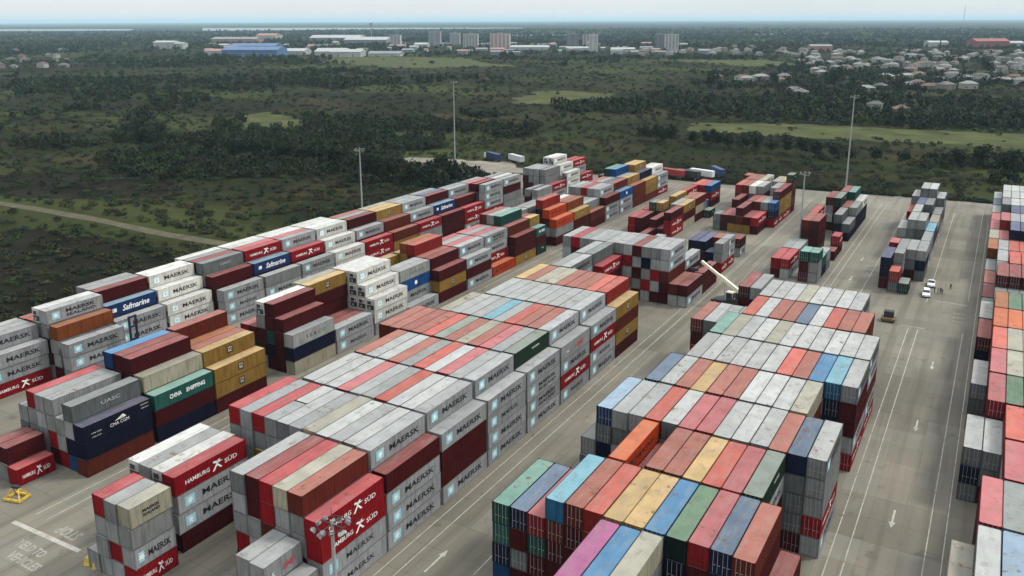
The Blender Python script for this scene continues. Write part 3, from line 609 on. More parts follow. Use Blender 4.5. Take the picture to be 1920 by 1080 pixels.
me = bpy.data.meshes.new('shipping_containers'); me.from_pydata(np.concatenate(V).tolist(), [], Fq)
for m in LM: me.materials.append(m)
me.polygons.foreach_set('material_index', Mi)
at_ = me.color_attributes.new('Col', 'FLOAT_COLOR', 'CORNER')
ln = np.array([len(f) for f in Fq]); cc = np.repeat(np.array([(*c, 1.) for c in Ccol]), ln, axis=0)
at_.data.foreach_set('color', cc.astype(np.float32).ravel()); me.update()
tag(link('shipping_containers', me), 'remaining stacked shipping containers filling the yard blocks', 'containers', None, 'stuff')

# ------------------------------------------------------------------ the yard
def concrete(name, src):
    m, N, L, b = new_mat(name, .8, .25)
    if src == 'object': oi = N.new('ShaderNodeObjectInfo'); col = oi.outputs['Color']
    else: a = N.new('ShaderNodeAttribute'); a.attribute_name = 'Col'; col = a.outputs['Color']
    g = N.new('ShaderNodeNewGeometry'); P = g.outputs['Position']
    col = mixc(N, L, 1., col, ramp(N, L, noise(N, L, P, .05, 5), .3, .7, (.80, .80, .80), (1.12, 1.11, 1.09)), 'MULTIPLY')
    tr = noise(N, L, mapping(N, L, P, (.55, .02, 1)), 1., 5, .6)                     # tyre-worn strips along the lanes
    col = mixc(N, L, ramp(N, L, tr, .48, .66, (0, 0, 0), (.55, .55, .55)), col, (.078, .070, .057))
    sp = noise(N, L, P, .28, 7, .7)
    col = mixc(N, L, ramp(N, L, sp, .58, .70, (0, 0, 0), (.55, .55, .55)), col, (.05, .044, .036))
    col = mixc(N, L, ramp(N, L, noise(N, L, P, 1.6, 6, .7), .62, .75, (0, 0, 0), (.35, .35, .35)), col, (.27, .258, .23))
    L.new(col, b.inputs['Base Color']); return m
M_SLAB = concrete('concrete', 'object'); M_SLABS = concrete('concrete_far', 'attr'); M_JOINT = simple('joint_filler', (.10, .092, .076), .9)
M_FAINT = simple('faded_line_paint', (.255, .245, .215), .8, .2, 0, .2, .6)
M_LINE = simple('worn_line_paint', (.33, .32, .28), .7, .3, 0, .25, .8)
YARD = [(-188, 20), (-188, 335), (-262, 337), (-262, 349), (-180, 347), (-120, 351), (-45, 362), (70, 370), (70, 20)]
def in_poly(x, y, P):
    r = False
    for i in range(len(P)):
        x0, y0 = P[i]; x1, y1 = P[i-1]
        if (y0 > y) != (y1 > y) and x < (x1-x0)*(y-y0)/(y1-y0)+x0: r = not r
    return r
me = bpy.data.meshes.new('concrete_yard'); me.from_pydata([(x, y, -.03) for x, y in YARD], [], [tuple(reversed(range(len(YARD))))]); me.materials.append(M_JOINT)
yard = tag(link('concrete_yard', me), 'weathered grey concrete of the container yard', None, None, 'structure')
SX, SY = 4.8, 6.2
def slab_tone(i, j):
    r = random.Random(i*131+j*17); r2 = random.Random((j//2)*977+(i//3)*31)
    f = 1+r.uniform(-.06, .06)+r2.uniform(-.15, .13)
    t = r.random(); base = (.168, .152, .122) if t < .75 else (.174, .162, .136)
    return tuple(v*f for v in base)
slabs = {}
for i in range(-56, 16):
    for j in range(3, 61):
        x0, y0 = i*SX, j*SY
        if in_poly(x0+SX/2, y0+SY/2, YARD): slabs[(i, j)] = 0
# how much of each slab shows between the stacks
ys, xs_ = np.where(ibuf < 0)
PX = (xs_+.5)*1920/RW; PYY = (ys+.5)*1080/RH
D = AF[None]+((PX-CCX)/CF)[:, None]*AR[None]-((PYY-CCY)/CF)[:, None]*AU[None]
ok = D[:, 2] < -.01; D = D[ok]; G = D*(-CH/D[:, 2])[:, None]
for a_, b_ in zip(np.floor(G[:, 0]/SX).astype(int), np.floor(G[:, 1]/SY).astype(int)):
    if (a_, b_) in slabs: slabs[(a_, b_)] += 1
big = set(sorted(slabs, key=lambda k: -slabs[k])[:300])
ms = MB(); g_ = .012; ms.box(-SX/2+g_, SX/2-g_, -SY/2+g_, SY/2-g_, -.028, 0); m_slab = ms.mesh('slab', M_SLAB)
V = []; Fq = []; Cc = []
for (i, j) in slabs:
    x, y = (i+.5)*SX, (j+.5)*SY; dz = random.Random(i*7+j*3).uniform(-.004, .0)
    if (i, j) in big: link('concrete_slab', m_slab, yard, (x, y, dz), color=slab_tone(i, j))
    else:
        n = len(V); V += [(x-SX/2+g_, y-SY/2+g_, dz), (x+SX/2-g_, y-SY/2+g_, dz), (x+SX/2-g_, y+SY/2-g_, dz), (x-SX/2+g_, y+SY/2-g_, dz)]
        Fq.append((n, n+1, n+2, n+3)); Cc += [(*slab_tone(i, j), 1.)]*4
me = bpy.data.meshes.new('concrete_slabs'); me.from_pydata(V, [], Fq); me.materials.append(M_SLABS)
ca = me.color_attributes.new('Col', 'FLOAT_COLOR', 'CORNER'); ca.data.foreach_set('color', np.array(Cc, np.float32).ravel())
tag(link('concrete_slabs', me, yard), kind='stuff')

def sheet(name, pts, mat=M_LINE, z=.005, parent=yard):
    mb = MB(); n = len(pts); mb.v = [(p[0], p[1], z) for p in pts]; mb.f = [tuple(range(n))]; mb.m = [0]
    return mb.obj(name, mat, parent)
def lane_line(x, y0, y1, w=.15):
    mb = MB(); y = y0; r = random.Random(int(x*10+y0))
    while y < y1:                            # worn paint: broken into uneven runs
        e = min(y1, y+r.uniform(6, 22)); mb.quad((x-w/2, y, .005), (x+w/2, y, .005), (x+w/2, e, .005), (x-w/2, e, .005)); y = e+r.uniform(.05, .5)
    return mb.obj('lane_line', M_LINE, yard)
for x, y0, y1 in ((-10.9, 60, 204), (-12.9, 60, 204), (-1.9, 60, 206), (.15, 60, 330), (-62.6, 50, 192), (-60.4, 50, 330), (-51.6, 60, 175), (-10.9, 226, 340), (-1.9, 232, 345), (-26.4, 215, 345),
                  (-36.0, 215, 345), (-34.2, 215, 345), (-113.8, 58, 345), (-111.2, 58, 200), (-99.2, 60, 110), (-47.6, 215, 330), (-61.0, 215, 330)): lane_line(x, y0, y1)
for y, x0, x1 in ((205, -14.5, -9.5), (208, .8, 3.6), (228, -9, -1.9), (214, -4.5, -1.9), (217, -4.5, -1.9), (220, -4.5, -1.9)):
    sheet('cross_line', [(x0, y, 0), (x1, y, 0), (x1, y+.22, 0), (x0, y+.22, 0)])
def arrow(x, y, length, head_down=True):
    s = -1 if head_down else 1; h = .75
    mb = MB(); a = y; t = y+s*length
    p = [(x-.14, a), (x+.14, a), (x+.14, t-s*1.5), (x+h/2+.1, t-s*1.5), (x, t), (x-h/2-.1, t-s*1.5), (x-.14, t-s*1.5)]
    mb.v = [(q[0], q[1], .005) for q in p]; mb.f = [tuple(range(7))] if s > 0 else [tuple(reversed(range(7)))]; mb.m = [0]
    return mb.obj('direction_arrow', M_LINE, yard)
arrow(-6.6, 121.8, 5); arrow(-6.5, 154.5, 4.8); arrow(-6.3, 185, 4.6); arrow(-30.8, 262, 4.6); arrow(-30.6, 240, 4.6); arrow(-57.4, 75.8, 5.4, False); arrow(-53.0, 121, 4.6, False)
# stop line and painted words by it
sheet('stop_line', [(-114.8, 54.9, 0), (-100.2, 55.5, 0), (-100.2, 56.2, 0), (-114.8, 55.6, 0)])
def ground_text(body, x, y, w, h, rot):
    U, Vv, F = text_mesh(body, w, h, bold=.03); ca_, sa = math.cos(rot), math.sin(rot); mb = MB()
    mb.v = [(x+u*ca_-v*sa, y+u*sa+v*ca_, .005) for u, v in zip(U, Vv)]; mb.f = list(F); mb.m = [0]*len(F)
    return mb.obj('painted_word', M_FAINT, yard)
ground_text('STOP', -105.4, 57.6, 4.6, 1.9, math.pi); ground_text('YIELD TO', -106.5, 52.9, 6.0, 1.5, 0); ground_text('VEHICLES', -104.6, 50.8, 6.4, 1.5, 0)

# ------------------------------------------------------------------ floodlight masts
M_LAMP = simple('lamp_housing', (.20, .205, .205), .5, .3, 0, .5, 3.)
def mast(x, y, h, label, n=10):
    o = link('floodlight_mast', None, loc=(x, y, 0)); tag(o, label, 'lamp mast', 'floodlight masts of the yard')
    p = MB(); p.tube((0, 0, 0), (0, 0, h*.5), .34, .26, 10); p.tube((0, 0, h*.5), (0, 0, h), .26, .15, 10); p.tube((0, 0, 0), (0, 0, .5), .5, .5, 10); p.obj('pole', M_STEEL, o)
    c = MB(); k = 14
    for i in range(k):
        a0, a1 = 2*math.pi*i/k, 2*math.pi*(i+1)/k; c.bar((math.cos(a0)*1.35, math.sin(a0)*1.35, h-.4), (math.cos(a1)*1.35, math.sin(a1)*1.35, h-.4), .06)
    for i in range(4):
        a0 = math.pi/2*i; c.bar((0, 0, h-.4), (math.cos(a0)*1.35, math.sin(a0)*1.35, h-.4), .1)
    c.tube((0, 0, h-.1), (0, 0, h+1.3), .04, .02, 6); c.obj('head_frame', M_DARK, o)
    for i in range(n):
        a0 = 2*math.pi*i/n+.2; f = MB(); ca_, sa = math.cos(a0), math.sin(a0)
        f.box(-.08, .20, -.22, .22, -.34, .02); f.box(-.2, -.08, -.14, .14, -.28, -.05)
        q = f.obj('floodlight', M_LAMP, o); rr_ = 1.25+.5*((i*7) % 5)/4; q.location = (ca_*rr_, sa*rr_, h-.9+.7*((i*3) % 4)/3); q.rotation_euler = (.2*((i % 3)-1), .6, a0+.5*((i*5) % 3-1))
        g = MB(); g.box(.202, .208, -.2, .2, -.31, -.01); gq = g.obj('lens', M_GLASS, q)
mast(-48.4, 50.2, 25, 'tall floodlight mast whose lamp ring stands before the red lettered containers', 12)
mast(-48.9, 258.5, 25, 'grey floodlight mast rising among the short teal and red containers')
mast(-46.2, 322, 43, 'very tall pale floodlight mast beside the green container stacks')
mast(-213, 314, 43, 'very tall floodlight mast beside the pale apron at the scrub edge')
mast(-175.5, 204.6, 30, 'floodlight mast standing behind the stepped row along the scrubland')

# ------------------------------------------------------------------ reach stacker
def wheel_parts(root, x, y, z, r, w, name='wheel'):
    t = MB(); t.tube((x-w/2, y, z), (x+w/2, y, z), r, r, 16); q = t.obj(name, M_RUBBER, root)
    k = MB(); k.tube((x-w/2-.01, y, z), (x+w/2+.01, y, z), r*.55, r*.55, 12); k.obj('rim', M_STEEL, q)
rs = link('reach_stacker', None, loc=(-50.8, 197.6, 0), rz=R(78)); tag(rs, 'cream reach stacker with raised boom over the centre aisle', 'reach stacker')
b = MB(); b.box(-1.6, 1.6, -1.8, 5.6, .9, 1.7); b.box(-1.7, 1.7, -2.4, -1.2, .7, 2.3); b.box(-.5, .5, -1.6, .4, 1.7, 4.0); b.box(-1.5, -.75, -.8, 2.4, 1.7, 2.5); b.box(.75, 1.5, -.8, 2.4, 1.7, 2.5); b.box(-1.6, 1.6, 5.6, 6.4, .7, 1.4); b.obj('chassis', M_DARK, rs)
b = MB(); b.box(-1.72, 1.72, -2.7, -2.4, .8, 2.5); b.box(-1.45, 1.45, -1.9, -.9, 2.3, 2.9); b.obj('counterweight', M_CREAM, rs)
b = MB(); b.box(-.8, .8, 1.0, 2.9, 1.9, 2.2); b.box(-.8, .8, 1.0, 2.9, 3.7, 3.85)
for sx in (-.75, .75):
    for sy in (1.05, 2.85): b.bar((sx, sy, 2.2), (sx, sy, 3.7), .1)
cab = b.obj('cab', M_CREAM, rs); g = MB(); g.box(-.74, .74, 1.1, 2.8, 2.2, 3.7); g.obj('cab_window', M_GLASS, cab)
b = MB(); p0, p1, p2 = Vector((0, -1.0, 4.0)), Vector((0, 5.2, 7.3)), Vector((0, 10.4, 10.1)); b.bar(p0, p1, .8, .9); bm_ = b.obj('boom', M_CREAM, rs)
b = MB(); b.bar(p1-(p1-p0)*.1, p2, .56, .64); b.obj('boom_extension', M_CREAM, bm_)
b = MB(); b.bar(p2, p2+Vector((0, .3, -1.2)), .5); b.box(-3.0, 3.0, 10.3, 11.0, 8.5, 8.9); 
for sx in (-3.0, 3.0): b.box(sx-.12, sx+.12, 9.5, 11.8, 8.2, 8.9)
b.obj('spreader', M_DARK, rs)
for sx in (-.62, .62):
    b = MB(); b.tube((sx, 3.0, 1.7), (sx, 3.6, 6.2), .14, .1, 8); b.obj('lift_cylinder', M_STEEL, rs)
for sx in (-1.75, -1.0, 1.0, 1.75): wheel_parts(rs, sx, 5.0, .85, .85, .6)
for sx in (-1.5, 1.5): wheel_parts(rs, sx, -1.0, .8, .8, .6)

hd = link('container_handler', None, loc=(-145.2, 99.5, 0), rz=R(90)); tag(hd, 'dark blue container handler whose lifting mast rises behind the light blue container', 'container handler')
M_HND = simple('dark_blue_paint', (.012, .016, .04), .5)
for sx in (-.75, .75):
    b = MB(); b.box(sx-.16, sx+.16, 2.0, 2.4, .4, 11.4); b.obj('mast_rail', M_HND, hd)
b = MB()
for z in (1.0, 6.2, 8.9, 11.0): b.box(-.59, .59, 2.05, 2.35, z, z+.35)
b.obj('mast_crossbars', M_HND, hd)
b = MB(); b.box(-1.4, 1.4, -3.2, 1.9, .7, 2.2); b.obj('chassis', M_HND, hd); b = MB(); b.box(-.8, .8, -1.2, .9, 2.2, 3.9); cb_ = b.obj('cab', M_HND, hd); b = MB(); b.box(-.81, .81, -1.0, .92, 2.8, 3.7); b.obj('cab_window', M_GLASS, cb_)
for sx in (-1.35, 1.35):
    for yy in (-2.3, 1.4): wheel_parts(hd, sx, yy, .75, .75, .5)

# ------------------------------------------------------------------ white cars and the people beside them
def car(label, x, y, rz, pickup=False):
    o = link('parked_car', None, loc=(x, y, 0), rz=rz); tag(o, label, 'car', 'white cars on the lane')
    w = .9
    prof = [(-2.35, .45), (-2.38, .85), (-2.2, 1.0), (-1.9, 1.03), (1.05, 1.05), (2.1, .92), (2.36, .75), (2.38, .42)]
    b = MB(); n = len(prof)
    for s in (-1, 1):
        for (yy, zz) in prof: b.v.append((s*(w if zz < .95 else w-.05), -yy, zz))
    for i in range(n-1): b.f.append((i, i+1, n+i+1, n+i)); b.m.append(0)
    b.f.append((n-1, 0, n, 2*n-1)); b.m.append(0); b.f.append(tuple(reversed(range(n)))); b.f.append(tuple(range(n, 2*n))); b.m += [0, 0]
    b.obj('body', M_CARW, o)
    back = -.6 if pickup else -2.1
    g = MB(); g.hexa([(-.83, -1.1, 1.0), (.83, -1.1, 1.0), (.83, -back, 1.0), (-.83, -back, 1.0), (-.66, -.35, 1.58), (.66, -.35, 1.58), (.66, -back-.35, 1.58), (-.66, -back-.35, 1.58)]); g.obj('windows', M_GLASS, o)
    r = MB(); r.hexa([(-.68, -.38, 1.585), (.68, -.38, 1.585), (.68, -back-.32, 1.585), (-.68, -back-.32, 1.585), (-.62, -.3, 1.66), (.62, -.3, 1.66), (.62, -back-.4, 1.66), (-.62, -back-.4, 1.66)]); r.obj('roof', M_CARW, o)
    for sx in (-1, 1):
        for yy in (-1.45, 1.4): wheel_parts(o, sx*.8, yy, .34, .34, .24)
        h = MB(); h.box(sx*.62-.18, sx*.62+.18, -2.39, -2.33, .62, .78); h.obj('headlight', M_LAMP, o)
        t = MB(); t.box(sx*.7-.12, sx*.7+.12, 2.36, 2.4, .62, .85); t.obj('tail_light', M_REDP, o)
c0 = at(1733, 556); car('white hatchback parked beside the dark stacked containers, nearest the cross lane', c0[0]+.3, c0[1]+1.2, R(4))
c2 = at(1742, 537); car('white pickup parked behind the hatchback along the dark containers', c2[0]+.4, c2[1]+1, R(3), True)
def skin_body(joints, edges, name):
    me = bpy.data.meshes.new(name); me.from_pydata([j[:3] for j in joints], edges, [])
    o = bpy.data.objects.new(name, me); COL.objects.link(o)
    sk = o.modifiers.new('s', 'SKIN'); sk.use_smooth_shade = True
    for v, j in zip(me.skin_vertices[0].data, joints): v.radius = (j[3], j[3] if len(j) < 5 else j[4]); v.use_root = False
    me.skin_vertices[0].data[0].use_root = True
    ss = o.modifiers.new('u', 'SUBSURF'); ss.levels = 1; ss.render_levels = 1
    bpy.context.view_layer.update(); r = bpy.data.meshes.new_from_object(o.evaluated_get(bpy.context.evaluated_depsgraph_get()))
    bpy.data.objects.remove(o); return r
M_SKIN = simple('skin', (.35, .21, .15), .6)
def person(label, x, y, rz, top, legs, arm=0.):
    J = [(0, 0, .95, .15, .11), (0, 0, 1.2, .15, .10), (0, 0, 1.42, .17, .10), (0, .01, 1.53, .06), (0, .02, 1.60, .075), (0, .02, 1.73, .085),
         (-.2, 0, 1.40, .06), (-.25, .02, 1.12, .05), (-.24, .1+arm, .92, .04), (.2, 0, 1.40, .06), (.25, .02, 1.12, .05), (.24, .12, .92, .04),
         (-.1, 0, .86, .10), (-.12, .02, .5, .075), (-.12, -.03, .1, .05), (-.12, .1, .05, .045), (.1, 0, .86, .10), (.12, .05, .5, .075), (.13, .02, .1, .05), (.13, .15, .05, .045)]
    E_ = [(0, 1), (1, 2), (2, 3), (3, 4), (4, 5), (2, 6), (6, 7), (7, 8), (2, 9), (9, 10), (10, 11), (0, 12), (12, 13), (13, 14), (14, 15), (0, 16), (16, 17), (17, 18), (18, 19)]
    me = skin_body(J, E_, 'body')
    for m in (simple('shirt', top, .8), simple('trousers', legs, .8), M_SKIN, M_DARK): me.materials.append(m)
    for p in me.polygons:
        z = p.center.z; ax = abs(p.center.x)
        p.material_index = 3 if z > 1.70 or z < .08 else 2 if z > 1.5 or (ax > .19 and z < 1.0 and z > .85) else 1 if z < .93 else 0
    o = link('person', me, loc=(x, y, 0), rz=rz); tag(o, label, 'person', 'people talking beside the white cars')
for (px, py, lb, tp, lg, rz) in ((1752, 549, 'standing person in dark jacket and dark trousers, closest to the cars', (.03, .03, .035), (.02, .02, .03), 1.2), (1758, 550, 'standing person in black coat in the middle of the small group', (.015, .015, .018), (.03, .03, .04), -1.5),
                                 (1763, 550, 'standing person in brown jacket and black trousers beside the group', (.10, .06, .04), (.015, .015, .02), 2.4), (1766, 552, 'standing person in grey top, outermost of the group by the cars', (.12, .12, .13), (.02, .02, .025), 2.9), (1782, 543, 'lone person in dark clothes standing out on the open lane', (.04, .05, .06), (.02, .02, .03), 0)):
    q = at(px, py); person(lb, q[0], q[1], rz, tp, lg)

# ------------------------------------------------------------------ small yard things
q = at(1665, 602); o = link('skid_platform', None, loc=(q[0], q[1], 0), rz=R(0)); tag(o, 'low brown platform with a black box standing alone on the cross lane', 'platform')
b = MB(); b.box(-1.5, 1.5, -1.2, 1.2, .35, .95); b.obj('deck', M_BROWN, o)
b = MB(); b.box(-1.05, 1.05, -.2, 1.5, .95, 2.4); b.obj('box', M_DARK, o)
b = MB()
b.box(-1.3, 1.3, .9, 2.4, .3, .5); b.obj('drawbar', M_STEEL, o)
for sx in (-1.2, 1.2):
    for yy in (-.8, .9): wheel_parts(o, sx, yy, .3, .3, .2)
q = at(33, 935); o = link('yellow_spreader', None, loc=(q[0], q[1], 0), rz=R(15)); tag(o, 'yellow steel lifting frame lying on the concrete by the short red container', 'lifting frame')
b = MB(); b.box(-1.5, 1.5, -1.1, -.8, .1, .45); b.box(-1.5, 1.5, .8, 1.1, .1, .45); b.box(-1.5, -1.2, -.8, .8, .1, .45); b.box(1.2, 1.5, -.8, .8, .1, .45); b.obj('base_frame', M_YEL, o)
for sx in (-1.3, 1.3):
    b = MB(); b.bar((sx, -.9, .45), (sx*.35, 0, 1.9), .18); b.bar((sx, .9, .45), (sx*.35, 0, 1.9), .18); b.obj('leg', M_YEL, o)
b = MB(); b.box(-.6, .6, -.25, .25, 1.8, 2.2); b.obj('head', M_DARK, o)
for px, py, lb in ((172, 1056, 'yellow concrete weight lying farther from the corner of the short containers'), (188, 1063, 'yellow concrete weight right at the corner of the short containers')):
    q = at(px, py); b = MB(); b.hexa([(-.75, -.65, 0), (.75, -.65, 0), (.75, .65, 0), (-.75, .65, 0), (-.6, -.5, 1.0), (.6, -.5, 1.0), (.6, .5, 1.0), (-.6, .5, 1.0)])
    o = link('ballast_weight', None, loc=(q[0], q[1], 0), rz=R(20)); tag(o, lb, 'weight', 'yellow ballast weights'); b.obj('block', M_YEL, o)
    b = MB(); b.bar((-.2, 0, 1.0), (-.2, 0, 1.2), .06); b.bar((.2, 0, 1.0), (.2, 0, 1.2), .06); b.bar((-.22, 0, 1.2), (.22, 0, 1.2), .06); b.obj('lifting_eye', M_DARK, o)

# ------------------------------------------------------------------ parked lorries at the far edge of the yard
M_TRK = {k: simple('lorry_'+k, v, .5) for k, v in {'white': (.55, .56, .56), 'navy': (.02, .03, .09), 'red': (.25, .03, .03), 'black': (.03, .03, .035), 'blue': (.03, .05, .12), 'grey': (.4, .42, .43)}.items()}
def lorry(px, py, rz, body, cabc, label, L=11.5):
    q = at(px, py); o = link('lorry', None, loc=(q[0], q[1], 0), rz=rz); tag(o, label, 'lorry', 'lorries parked along the yard edge')
    b = MB(); b.box(-1.25, 1.25, -L/2, L/2, 1.2, 3.9); t = b.obj('trailer', M_TRK[body], o)
    b = MB(); b.box(-1.2, 1.2, -L/2, L/2+.6, .8, 1.19); b.obj('chassis', M_DARK, o)
    b = MB(); z0 = L/2+.5; b.hexa([(-1.2, z0, .6), (1.2, z0, .6), (1.2, z0+2.1, .6), (-1.2, z0+2.1, .6), (-1.2, z0, 3.5), (1.2, z0, 3.5), (1.2, z0+1.6, 3.3), (-1.2, z0+1.6, 3.3)]); cb = b.obj('cab', M_TRK[cabc], o)
    g = MB(); g.hexa([(-1.05, z0+1.9, 2.0), (1.05, z0+1.9, 2.0), (1.05, z0+2.0, 2.0), (-1.05, z0+2.0, 2.0), (-1.05, z0+1.6, 3.05), (1.05, z0+1.6, 3.05), (1.05, z0+1.75, 3.05), (-1.05, z0+1.75, 3.05)]); g.obj('windscreen', M_GLASS, cb)
    for yy in (-L/2+1.2, -L/2+2.5, L/2-1.5, z0+1.2):
        for sx in (-1.05, 1.05): wheel_parts(o, sx, yy, .5, .5, .3)
lorry(926, 301, R(62), 'navy', 'white', 'navy lorry with white top parked on the pale apron beyond the stacks')
lorry(968, 305, R(62), 'grey', 'black', 'pale grey lorry parked behind the navy one on the apron')
lorry(1262, 333, R(75), 'red', 'red', 'red lorry parked at the end of the blue and yellow stacks')
lorry(1290, 335, R(75), 'black', 'black', 'black lorry parked beside the red lorry at the yard edge')
lorry(1316, 334, R(75), 'white', 'black', 'white box lorry parked among dark lorries at the yard edge')
lorry(1345, 330, R(40), 'blue', 'blue', 'blue lorry with pale roof at the far yard edge')

# ------------------------------------------------------------------ open country
from mathutils import noise as mnoise
m, N, L, b = new_mat('scrub_ground', .95, .03)
g = N.new('ShaderNodeNewGeometry'); P = g.outputs['Position']
col = ramp(N, L, noise(N, L, P, .006, 6, .6), .36, .62, (.008, .009, .005), (.018, .023, .008))
col = mixc(N, L, ramp(N, L, noise(N, L, mapping(N, L, P, (.011, .017, 1), (0, 0, .7)), 1., 5, .6), .52, .66), col, (.034, .028, .013))
col = mixc(N, L, ramp(N, L, noise(N, L, mapping(N, L, P, (.004, .007, 1), (0, 0, .5)), 1., 5, .6), .50, .64), col, (.040, .050, .016))
col = mixc(N, L, ramp(N, L, noise(N, L, P, .05, 6, .7), .52, .68, (0, 0, 0), (.8, .8, .8)), col, (.009, .011, .006))
col = mixc(N, L, ramp(N, L, noise(N, L, P, .4, 6, .7), .55, .75, (0, 0, 0), (.5, .5, .5)), col, (.028, .026, .012))
L.new(col, b.inputs['Base Color']); M_GROUND = m
mb = MB(); n = 48
ring = [0, 400, 3000, 60000]
mb.v = [(0, 0, -.08)]
for r_ in ring[1:]: mb.v += [(r_*math.cos(2*math.pi*i/n), r_*math.sin(2*math.pi*i/n), -.08) for i in range(n)]
for i in range(n):
    j = (i+1) % n; mb.f.append((0, 1+i, 1+j)); mb.m.append(0)
    for k in range(2): mb.f.append((1+k*n+i, 1+(k+1)*n+i, 1+(k+1)*n+j, 1+k*n+j)); mb.m.append(0)
tag(mb.obj('ground', M_GROUND), 'dark green scrubland reaching to the horizon', None, None, 'structure')
M_TRACK = simple('pale_track', (.070, .062, .037), .9, .2, 0, .35, .25); M_SAND = simple('sandy_ground', (.21, .19, .15), .9, .2, 0, .25, .15); M_GRASS = simple('meadow_grass', (.050, .058, .018), .95, .1, 0, .45, .05)
def strip(name, pxs, w, mat, z=-.06):
    c = [Vector(at(*p)) for p in pxs]; mb = MB()
    for a_, b_ in zip(c, c[1:]):
        k = max(1, int((b_-a_).length/12)); d = (b_-a_).normalized(); nn = Vector((-d.y, d.x, 0))
        for i in range(k):
            p, q = a_.lerp(b_, i/k), a_.lerp(b_, (i+1)/k)
            w0 = w*(1+.3*mnoise.noise(p*.05)); w1 = w*(1+.3*mnoise.noise(q*.05))
            mb.quad(*[(v.x, v.y, z) for v in (p-nn*w0/2, q-nn*w1/2, q+nn*w1/2, p+nn*w0/2)])
    return tag(mb.obj(name, mat), None, None, None, 'structure')
strip('dirt_track', [(-60, 372), (60, 390), (180, 411), (300, 437), (420, 457), (520, 470)], 4.6, M_TRACK)
strip('dirt_track', [(430, 300), (520, 276), (620, 279), (760, 300), (900, 318)], 9, M_TRACK)
strip('dirt_path', [(620, 250), (720, 262), (800, 280)], 3, M_TRACK)
def patch(name, px, mat, z=-.05, ragged=.09):
    mb = MB(); c0_ = [Vector(at(*p)) for p in px]; c = []
    for a_, b_ in zip(c0_, c0_[1:]+c0_[:1]):                                        # ragged natural outline
        ln_ = (b_-a_).length; nn = Vector((-(b_-a_).y, (b_-a_).x, 0)).normalized(); k = 14
        for i in range(k):
            q_ = a_.lerp(b_, i/k); c.append(q_+nn*ragged*ln_*mnoise.noise((i*.55, a_.x*.01, a_.y*.01)))
    mb.v = [(v[0], v[1], z) for v in c]; mb.f = [tuple(range(len(c)))]; mb.m = [0]
    o = mb.obj(name, mat)
    if o.data.polygons[0].normal.z < 0: o.data.flip_normals()
    return tag(o, None, None, None, 'structure')
M_MARSH = simple('dark_marsh', (.013, .0125, .008), .95, .02, 0, .5, .06)
patch('marsh', [(-120, 436), (60, 430), (200, 446), (330, 470), (420, 490), (300, 560), (60, 640), (-120, 660)], M_MARSH)
patch('marsh', [(-80, 330), (200, 320), (330, 340), (300, 372), (60, 372), (-80, 360)], M_MARSH)
patch('sandy_apron', [(680, 318), (900, 330), (985, 322), (960, 304), (800, 296), (690, 301)], M_SAND)
patch('meadow', [(1290, 246), (1600, 262), (1930, 278), (1930, 252), (1700, 242), (1450, 232), (1300, 230)], M_GRASS)
patch('meadow', [(440, 232), (500, 248), (600, 240), (560, 222), (500, 210), (455, 216)], M_GRASS, -.05, .18)
patch('meadow', [(600, 116), (760, 128), (960, 124), (860, 108), (640, 106)], M_GRASS)
patch('meadow', [(960, 194), (1060, 196), (1140, 186), (1150, 176), (1060, 170), (990, 172)], M_GRASS, -.05, .16)
patch('meadow', [(1230, 112), (1400, 124), (1500, 122), (1440, 112)], M_GRASS)
m, N, L, b = new_mat('river_water', .3, .5, (.05, .07, .075)); M_WATER = m
for pts in ([(-200, 59), (250, 57), (250, 54.5), (-200, 55)], [(380, 58), (700, 55), (980, 53), (980, 52), (700, 52), (380, 52.5)], [(960, 66.5), (1080, 66), (1080, 65), (960, 65.3)], [(1140, 66.5), (1210, 66), (1210, 65), (1140, 65)], [(1410, 64.5), (1560, 63.5), (1560, 62.5), (1410, 63)]): patch('water', pts, M_WATER, -.04, 0)

def leaf_mat(name, attr=True, col=(.03, .045, .015)):
    m, N, L, b = new_mat(name, .85, .15)
    if attr: a = N.new('ShaderNodeAttribute'); a.attribute_name = 'Col'; c = a.outputs['Color']
    else: oi = N.new('ShaderNodeObjectInfo'); c = mixc(N, L, oi.outputs['Random'], tuple(v*.75 for v in col), tuple(v*1.25 for v in col))
    g = N.new('ShaderNodeNewGeometry')
    c = mixc(N, L, 1., c, ramp(N, L, noise(N, L, g.outputs['Position'], .9, 3), .3, .7, (.65, .65, .6), (1.35, 1.35, 1.25)), 'MULTIPLY')
    L.new(c, b.inputs['Base Color']); return m
M_LEAVES = leaf_mat('scrub_leaves')
def blob_template(nt, size, seed, zmin=0.):
    r = np.random.default_rng(seed); out = []
    for i in range(nt):
        while True:
            p = r.uniform(-1, 1, 3)
            if .25 < (p**2).sum() < 1: break
        p[2] = (p[2]*.5+.5); nrm = np.array([p[0], p[1], p[2]*.9+.15])+r.normal(0, .45, 3); nrm /= np.linalg.norm(nrm)
        u = np.cross(nrm, r.normal(0, 1, 3)); u /= np.linalg.norm(u); v = np.cross(nrm, u); s = size*r.uniform(.7, 1.4)
        an = r.uniform(0, 6.28)
        for k in range(3): out.append(p+s*(math.cos(an+2.094*k)*u+math.sin(an+2.094*k)*v))
    return np.array(out)
TPL_FAR = [blob_template(26, .36, 100+i) for i in range(12)]; TPL_NEAR = [blob_template(64, .21, 200+i) for i in range(12)]
